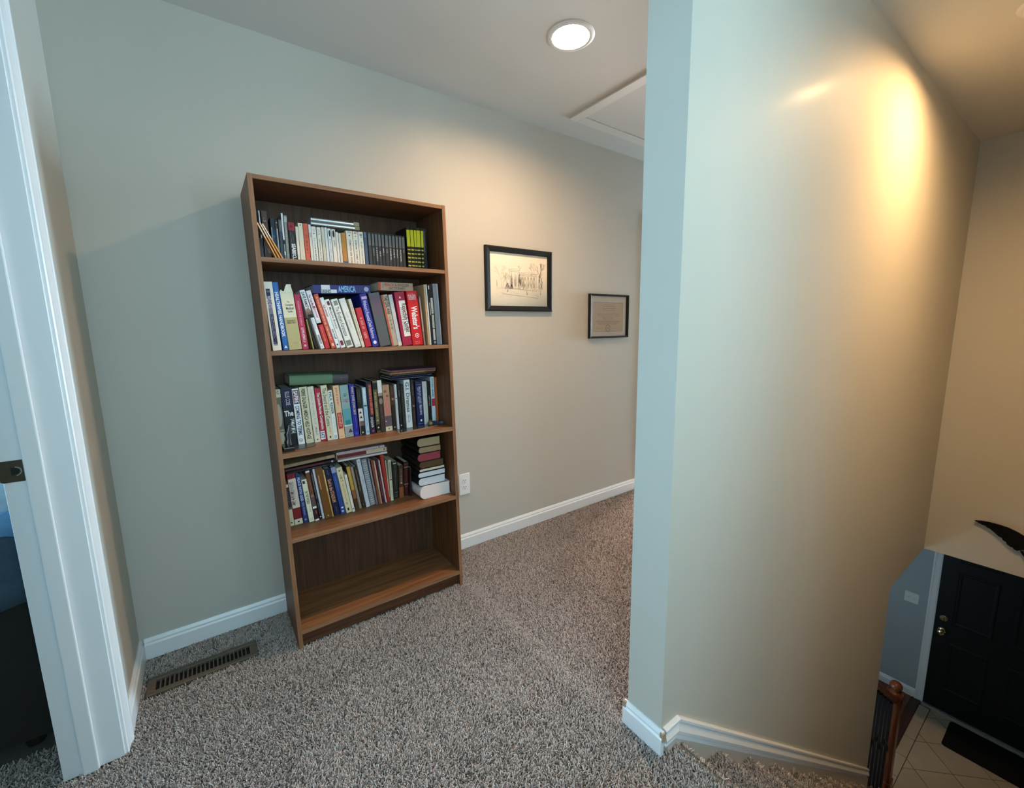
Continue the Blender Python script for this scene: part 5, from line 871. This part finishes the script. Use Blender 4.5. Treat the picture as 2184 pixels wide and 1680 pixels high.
for v, u0, u1, wd, ht in ((.80, .38, .62, .5, .008), (.755, .34, .66, .7, .010), (.70, .32, .68, .9, .011), (.655, .34, .66, .6, .008), (.605, .47, .53, .6, .006), (.555, .18, .80, .9, .012), (.51, .20, .82, .6, .008), (.46, .34, .64, .9, .011), (.42, .36, .60, .5, .007), (.375, .16, .84, .8, .011), (.34, .18, .80, .8, .009), (.305, .24, .72, .8, .009), (.20, .17, .34, .5, .006), (.20, .62, .82, .5, .006)):
    u = u0
    while u < u1:
        l = rd.uniform(.008, .03); 
        for q in range(3): st(u + l*q/3, v - ht*rd.uniform(.3, 1), u + l*q/3 + .002, v + ht*rd.uniform(.3, 1), .0012, 0 if wd > .6 else 1)
        st(u, v, u + l, v, .0009, 1); u += l + .010
for r_, wd in ((.024, .0022), (.017, .001)):
    cx, cz = D(.49, .20)
    for i in range(28): stroke(cx + r_*cos(i*pi/14), cz + r_*sin(i*pi/14), cx + r_*cos((i+1)*pi/14), cz + r_*sin((i+1)*pi/14), wd, 0)
for q in (-.004, .0, .004): stroke(*(D(.46, .20)[0], D(.46, .20)[1] + q), D(.52, .20)[0], D(.52, .20)[1] + q, .0014, 1)
part('certificate_lettering', INK[0], mat('cert_ink', (.20, .13, .09), rough=.7, var=0), P2, weld=False); part('certificate_lines', INK[1], mat('cert_ink_light', (.28, .22, .17), rough=.7, var=0), P2, weld=False)
glass(P2, a0 - .002, a1 + .002, b0 - .002, b1 + .002, -.0095)

# ---------------------------------------------------------------- power outlet, floor register
PLAST = mat('white_plastic', (.78, .78, .78), rough=.3, var=0)
DARKP = mat('dark_slot', (.03, .03, .03), rough=.6, var=0)
ou = empty('power_outlet', (.9525, 0, .39), 'white duplex wall outlet just right of the bookcase', 'outlet')
bm = BM(); box(bm, .9175, .9875, -.0065, -.0002, .3275, .4525); part('cover_plate', bm, PLAST, ou, bevel=.003, seg=2)
for zc in (.4095, .3705):
    bm = BM(); prism(bm, [(.9525 + max(-.0135, min(.0135, .0172*cos(2*pi*i/24))), zc + .0150*sin(2*pi*i/24)) for i in range(24)], 'Y', -.0088, -.0064); rc = part('receptacle', bm, PLAST, ou, bevel=.0006, seg=1)
    bm = BM()
    for dx in (-.0062, .0062): box(bm, .9525 + dx - .0013, .9525 + dx + .0013, -.0092, -.0087, zc + .0005, zc + .0085)
    tube(bm, (.9525, -.0087, zc - .0065), (.9525, -.0092, zc - .0065), .0026, n=10)
    o = mk('slots', bm, DARKP, rc); o.matrix_parent_inverse = Matrix.Identity(4)
bm = BM(); tube(bm, (.9525, -.0066, .390), (.9525, -.0078, .390), .0032, n=12); part('screw', bm, PLAST, ou)

REG = mat('register_brown', (.105, .078, .055), rough=.45, spec=.4, var=.15, vscale=60)
fr = empty('floor_register', (-.311, -.2, 0), 'brown metal floor register in the carpet left of the bookcase', 'vent')
rx0, rx1, ry0, ry1 = -.484, -.138, -.2495, -.1505
for d in ((rx0, rx1, ry0, ry0 + .021), (rx0, rx1, ry1 - .021, ry1), (rx0, rx0 + .026, ry0 + .021, ry1 - .021), (rx1 - .026, rx1, ry0 + .021, ry1 - .021)):
    bm = BM(); box(bm, *d, -.004, .0085); part('frame', bm, REG, fr, bevel=.002, seg=1)
nS = 22
for i in range(nS - 1):
    x = rx0 + .026 + (rx1 - rx0 - .052) * (i + 1) / nS
    bm = BM(); v = box(bm, x - .0022, x + .0022, ry0 + .021, ry1 - .021, -.003, .0065); part('slat', bm, REG, fr)
bm = BM(); box(bm, rx0 + .02, rx1 - .02, ry0 + .02, ry1 - .02, -.0078, -.0045); part('damper', bm, mat('register_dark', (.012, .010, .009), rough=.8, var=0), fr)

# ---------------------------------------------------------------- foyer at the foot of the stairs
ZF = -2.695
TILE = [mat('floor_tile_%d' % i, c, rough=.38, spec=.45, var=.10, vscale=14) for i, c in enumerate(((.46, .38, .29), (.43, .355, .275), (.48, .40, .31)))]
def clip_poly(P, ax, val, keep_less):
    out = []
    for i in range(len(P)):
        a, b = P[i], P[(i+1) % len(P)]; ia = (a[ax] <= val) == keep_less; ib = (b[ax] <= val) == keep_less
        if ia: out.append(a)
        if ia != ib:
            t = (val - a[ax]) / (b[ax] - a[ax]); out.append((a[0] + t*(b[0]-a[0]), a[1] + t*(b[1]-a[1])))
    return out
def tile(P, rnd):
    for ax, val, less in ((0, 5.565, True), (0, 4.0, False), (1, -1.4225, True), (1, -2.44, False)):
        if P: P = clip_poly(P, ax, val, less)
    if len(P) < 3: return
    ar = sum(P[i][0]*P[(i+1) % len(P)][1] - P[(i+1) % len(P)][0]*P[i][1] for i in range(len(P))) / 2
    if abs(ar) < 4e-4: return
    bm = BM(); prism(bm, P, 'Z', -2.7035, ZF); mk('tile', bm, TILE[rnd.randrange(3)], floor_low)
rt = random.Random(3); S = .300; q2 = math.sqrt(.5); g = .0035
for i in range(9, 28):
    for j in range(-2, 22):
        u0, v0 = 4.318 + S*(i - 14), 2.213 + S*(j - 8)
        # u=(x-y)/sqrt2, v=(x+y)/sqrt2
        P = [((u + v)*q2, (v - u)*q2) for u, v in ((u0 + g, v0 + g), (u0 + S - g, v0 + g), (u0 + S - g, v0 + S - g), (u0 + g, v0 + S - g))]
        if all(3.9 < p[0] < 5.7 for p in P) or any(3.95 < p[0] < 5.6 and -2.5 < p[1] < -1.3 for p in P): tile(P, rt)
x = 4.125
while x < 5.55:
    bm = BM(); box(bm, x + g, min(x + .285, 5.565) - g, -1.4165, -1.338, -2.7035, ZF); mk('tile', bm, TILE[rt.randrange(3)], floor_low); x += .285
WF = wood('hardwood', (.07, .026, .016), (.19, .08, .05), 'X', rough=.25)
for k in range(12):
    bm = BM(); box(bm, 3.25, 5.61, -1.262 + .0855*k + .0006, -1.262 + .0855*(k+1) - .0006, -2.7035, ZF + .004); mk('floorboard', bm, WF, floor_low)
bm = BM(); box(bm, 3.25, 5.61, -1.336, -1.263, -2.7035, ZF + .007); mk('floor_nosing', bm, wood('hardwood_dark', (.03, .011, .008), (.075, .028, .018), 'X', rough=.3), floor_low, bevel=.003)

# front door
BLKD = mat('black_door', (.006, .006, .0065), rough=.5, spec=.2, var=.1)
D2 = empty('door_2', (5.6, -1.8, ZF), kind='structure')
y0, y1, zt = -2.262, -1.352, ZF + 2.03
bm = BM(); box(bm, 5.598, 5.6195, y0, y1, ZF + .02, zt); leaf = part('door_leaf', bm, BLKD, D2)
def dpanel(ya, yb, za, zb):
    bm = BM(); rows = []
    for ins, x in ((0, 5.5985), (.012, 5.5925), (.022, 5.5925), (.034, 5.5965)): rows.append([bm.verts.new((x, y, z)) for y, z in ((ya + ins, za + ins), (yb - ins, za + ins), (yb - ins, zb - ins), (ya + ins, zb - ins))])
    for A, B in zip(rows, rows[1:]):
        for i in range(4): bm.faces.new((A[i], A[(i+1) % 4], B[(i+1) % 4], B[i]))
    bm.faces.new(rows[-1]); part('raised_panel', bm, BLKD, D2)
for ya, yb in ((-1.75, -1.47), (-2.14, -1.86)):
    dpanel(ya, yb, ZF + .25, ZF + .78); dpanel(ya, yb, ZF + .98, ZF + 1.55); dpanel(ya, yb, ZF + 1.65, ZF + 1.90)
for y_ in (-1.349, -2.332):
    bm = BM(); prism(bm, [(5.6198, y_), (5.609, y_), (5.606, y_ + .012), (5.604, y_ + .045), (5.601, y_ + .052), (5.601, y_ + .064), (5.6198, y_ + .067)] if y_ > -2 else [(5.6198, y_), (5.601, y_ + .003), (5.604, y_ + .02), (5.609, y_ + .067), (5.6198, y_ + .067)], 'Z', ZF, zt + .075); part('casing', bm, TRIM, D2)
bm = BM(); box(bm, 5.603, 5.6198, -2.265, -1.349, zt + .008, zt + .075); part('head_casing', bm, TRIM, D2)
bm = BM(); box(bm, 5.566, 5.6198, -2.27, -1.345, -2.7035, ZF + .018); part('threshold', bm, mat('threshold_metal', (.36, .36, .35), rough=.4, metal=.4, var=.1), D2, bevel=.004)
GOLD = mat('brass', (.62, .50, .30), rough=.22, metal=1., var=.05)
bm = BM(); lathe(bm, [(.030, 5.598), (.031, 5.593), (.027, 5.590), (.011, 5.586), (.010, 5.566), (.020, 5.560), (.027, 5.548), (.026, 5.536), (.016, 5.530), (0, 5.529)], -1.412, -1.812, 'X', n=24); part('door_knob', bm, GOLD, D2, smooth=True)
bm = BM(); lathe(bm, [(.031, 5.598), (.031, 5.590), (.024, 5.585), (.023, 5.577), (0, 5.576)], -1.414, -1.676, 'X', n=24); box(bm, 5.564, 5.5765, -1.418, -1.410, -1.692, -1.660); part('deadbolt', bm, GOLD, D2, smooth=True)

# switch plate on the grey wall
sw = empty('light_switch', (5.62, -1.158, -1.595), 'double light switch plate on the grey foyer wall', 'switch')
bm = BM(); box(bm, 5.6135, 5.6198, -1.216, -1.100, -1.652, -1.537); part('cover_plate', bm, mat('switch_plastic', (.70, .70, .68), rough=.4, var=0), sw, bevel=.003, seg=1)
for y_ in (-1.181, -1.135):
    bm = BM(); prism(bm, [(5.6137, -1.606), (5.6137, -1.583), (5.603, -1.580), (5.6015, -1.587)], 'Y', y_ - .005, y_ + .005); part('toggle', bm, PLAST, sw)

# door mat
dm = BM(); rr = .03; mx0, mx1, my0, my1 = 5.125, 5.535, -2.33, -1.572; pts = []
for cx, cy, a in ((mx1 - rr, my1 - rr, 0), (mx0 + rr, my1 - rr, 90), (mx0 + rr, my0 + rr, 180), (mx1 - rr, my0 + rr, 270)):
    pts += [(cx + rr*cos(R(a + 15*i)), cy + rr*sin(R(a + 15*i))) for i in range(7)]
prism(dm, pts, 'Z', ZF + .0003, ZF + .010); o = mk('door_mat', dm, mat('mat_black', (.010, .010, .010), rough=.9, spec=.1, var=.3, vscale=300, bump=.6, bscale=500), bevel=.003, seg=1); o.rotation_euler = (0, 0, 0)
tag(o, 'black rounded door mat on the tiles before the front door', 'mat')

# newel, handrail and balusters at the foot of the stairs
CH = wood('cherry', (.075, .020, .010), (.21, .065, .030), 'Z', rough=.28); CHX = wood('cherry_rail', (.075, .020, .010), (.20, .062, .030), 'X', rough=.28)
rl = empty('stair_railing', (4.13, -1.378, ZF), 'cherry wood newel post and handrail with black balusters at the stair foot', 'railing')
nx, ny = 4.135, -1.378
bm = BM(); box(bm, nx - .044, nx + .044, ny - .044, ny + .044, ZF + .002, -1.735); box(bm, nx - .052, nx + .052, ny - .052, ny + .052, ZF + .002, ZF + .16); part('newel_post', bm, CH, rl, bevel=.004, seg=1)
bm = BM(); box(bm, nx - .052, nx + .052, ny - .052, ny + .052, -1.735, -1.718); lathe(bm, [(.040, -1.718), (.030, -1.708), (.024, -1.700), (.034, -1.690), (.043, -1.668), (.040, -1.646), (.026, -1.631), (.010, -1.626), (0, -1.6255)], nx, ny, n=24); part('newel_cap', bm, CH, rl, smooth=True)
zr = lambda x: -1.765 - .783 * (x - 4.10)
bm = BM(); A, B = [], []
for y, dz in ((-.032, -.012), (-.030, .010), (-.018, .026), (0, .031), (.018, .026), (.030, .010), (.032, -.012), (.020, -.022), (.018, -.034), (-.018, -.034), (-.020, -.022)):
    A.append(bm.verts.new((3.248, ny + y, zr(3.248) + dz))); B.append(bm.verts.new((nx - .044, ny + y, zr(nx - .044) + dz)))
for i in range(len(A)): bm.faces.new((A[i], A[(i+1) % len(A)], B[(i+1) % len(A)], B[i]))
bm.faces.new(A[::-1]); bm.faces.new(B); part('handrail', bm, CHX, rl)
for i in range(7):
    xb = nx - .115 - .12*i; k = int((xb - X0) / RUN) + 1; zb = -RISE * k - .004 if k < NR else ZF + .002
    zb2 = zr(xb) - .045; bm = BM(); s = .0155; box(bm, xb - s, xb + s, ny - s, ny + s, zb, zb2)
    zm = (zb + zb2) / 2 + .05; lathe(bm, [(.016, zm - .035), (.024, zm - .018), (.027, zm), (.024, zm + .018), (.016, zm + .035)], xb, ny, n=10); part('baluster', bm, mat('black_iron', (.012, .012, .013), rough=.35, spec=.5, var=.1), rl, weld=False)
bm = BM(); prism(bm, [(3.25, -RISE*9.9 - .25), (3.25, -RISE*9.9 - .02), (nx - .05, ZF + .06), (nx - .05, ZF + .004), (3.55, ZF + .004)], 'Y', -1.425, -1.335); part('stair_stringer', bm, mat('stringer_paint', (.05, .03, .022), rough=.5, var=.1), rl)

# black winged wall ornament on the front wall
wing_top = [(-1.672, -.0955), (-1.705, -.0865), (-1.740, -.0835), (-1.785, -.0850), (-1.830, -.0920), (-1.870, -.1060), (-1.910, -.128), (-1.960, -.168), (-2.000, -.215)]
wing_low = [(-1.690, -.1035), (-1.712, -.1130), (-1.722, -.1130), (-1.735, -.1230), (-1.748, -.1270), (-1.757, -.1345), (-1.775, -.1500), (-1.790, -.1640), (-1.806, -.1700), (-1.812, -.1830), (-1.826, -.1900), (-1.833, -.2050), (-1.850, -.2160), (-1.858, -.2150), (-1.866, -.2270), (-1.880, -.2310), (-1.891, -.2210), (-1.900, -.2120), (-1.922, -.2190), (-1.940, -.2500), (-1.965, -.2700), (-1.990, -.2850)]
WB = mat('ornament_black', (.0045, .004, .004), rough=.7, spec=.12, var=.3, vscale=60)
wo = empty('wall_ornament', (4.07, -2.0, -.2), 'black feathered wing-shaped wall ornament above the front door', 'wall decor')
for mir in (0, 1):
    bm = BM(); pts = wing_top + wing_low[::-1]
    if mir: pts = [(-4.02 - p[0], p[1]) for p in pts]
    prism(bm, pts, 'X', 4.046, 4.058); part('wing', bm, WB, wo)
    bm = BM()
    for i in range(8):
        a = wing_low[2 + 2*i]; t = i / 7; b = (wing_top[1 + min(7, i)][0] - .03, wing_top[1 + min(7, i)][1] - .012)
        f = (lambda p: (-4.02 - p[0], p[1])) if mir else (lambda p: p)
        tube(bm, (4.0455, *f(a)), (4.0455, *f(b)), .0022, n=6)
    part('feather_ribs', bm, WB, wo)
bm = BM(); lathe(bm, [(.0, 4.030), (.03, 4.036), (.045, 4.05), (.04, 4.0695)], -2.01, -.25, 'X', n=16); part('body', bm, WB, wo, smooth=True)
bm = BM(); box(bm, 4.190, 4.1905, -2.0, -1.9, -.1, -.05); bm.free()
# second drop-shaped tail feather
bm = BM(); prism(bm, [(-1.893, -.2290), (-1.906, -.2295), (-1.925, -.245), (-1.935, -.275), (-1.915, -.262), (-1.903, -.246)], 'X', 4.046, 4.058); part('tail_feather', bm, WB, wo)
for y_ in (-1.85, -2.17):
    bm = BM(); tube(bm, (4.057, y_, -.15), (4.0698, y_, -.15), .006, n=8); part('standoff', bm, WB, wo)

# ---------------------------------------------------------------- bed seen through the bedroom doorway
bd = empty('bed', (-1.66, .45, 0), 'bed with blue covers seen through the bedroom doorway at far left', 'bed')
bx0, bx1, by0, by1 = -2.70, -.672, -.325, 1.25
bm = BM(); box(bm, bx0, bx1, by0 + .01, by1, .06, .50)
part('bed_base', bm, mat('bed_dark', (.012, .009, .008), rough=.8, var=.2), bd)
bm = BM(); box(bm, bx0 + .02, bx1 - .02, by0 + .03, by1, .50, .70); part('mattress', bm, mat('mattress_navy', (.03, .05, .075), rough=.9, var=.2), bd, bevel=.03)
def cover(nm, z0, z1, col, seed, amp, yoff):
    bm = BM(); n = 60; rq = random.Random(seed); ph = [rq.uniform(0, 6) for _ in range(6)]; G_ = []
    for j in range(10):
        row = []
        for i in range(n):
            x = bx0 + (bx1 - bx0) * i / (n - 1); v = j / 9; z = z0 + (z1 - z0) * min(1, v * 1.35)
            y = by0 + yoff + (0 if v < .72 else (v - .72) / .28 * 1.4) + amp*(1 - .5*v)*(sin(x*31 + ph[0]) + .6*sin(x*57 + ph[1] + 3*v) + .4*sin(x*13 + z*30 + ph[2]))
            z += .012*sin(x*17 + ph[3] + v*4) + (.010*sin(x*29 + ph[4] + y*9) if v >= .7 else 0)
            row.append(bm.verts.new((x, y, z)))
        G_.append(row)
    for a, b in zip(G_, G_[1:]):
        for i in range(n - 1): bm.faces.new((a[i], a[i+1], b[i+1], b[i]))
    o = part(nm, bm, col, bd, smooth=True); md = o.modifiers.new('thick', 'SOLIDIFY'); md.thickness = .012; return o
cover('bedspread', .50, .72, mat('navy_cloth', (.05, .085, .12), rough=.9, var=.3, vscale=30), 5, .004, .0)
cover('blanket', .68, .80, mat('blue_cloth', (.16, .36, .60), rough=.9, var=.3, vscale=20), 6, .008, .006)
cover('sheet', .78, .87, mat('pale_blue_cloth', (.52, .66, .88), rough=.9, var=.3, vscale=25), 8, .012, .030)
for x_ in (bx0 + .08, bx1 - .08):
    for y_ in (by0 + .09, by1 - .08):
        bm = BM(); tube(bm, (x_, y_, -.006), (x_, y_, .07), .022, .028, n=10); part('foot', bm, mat('bed_foot', (.03, .02, .015), rough=.5), bd)
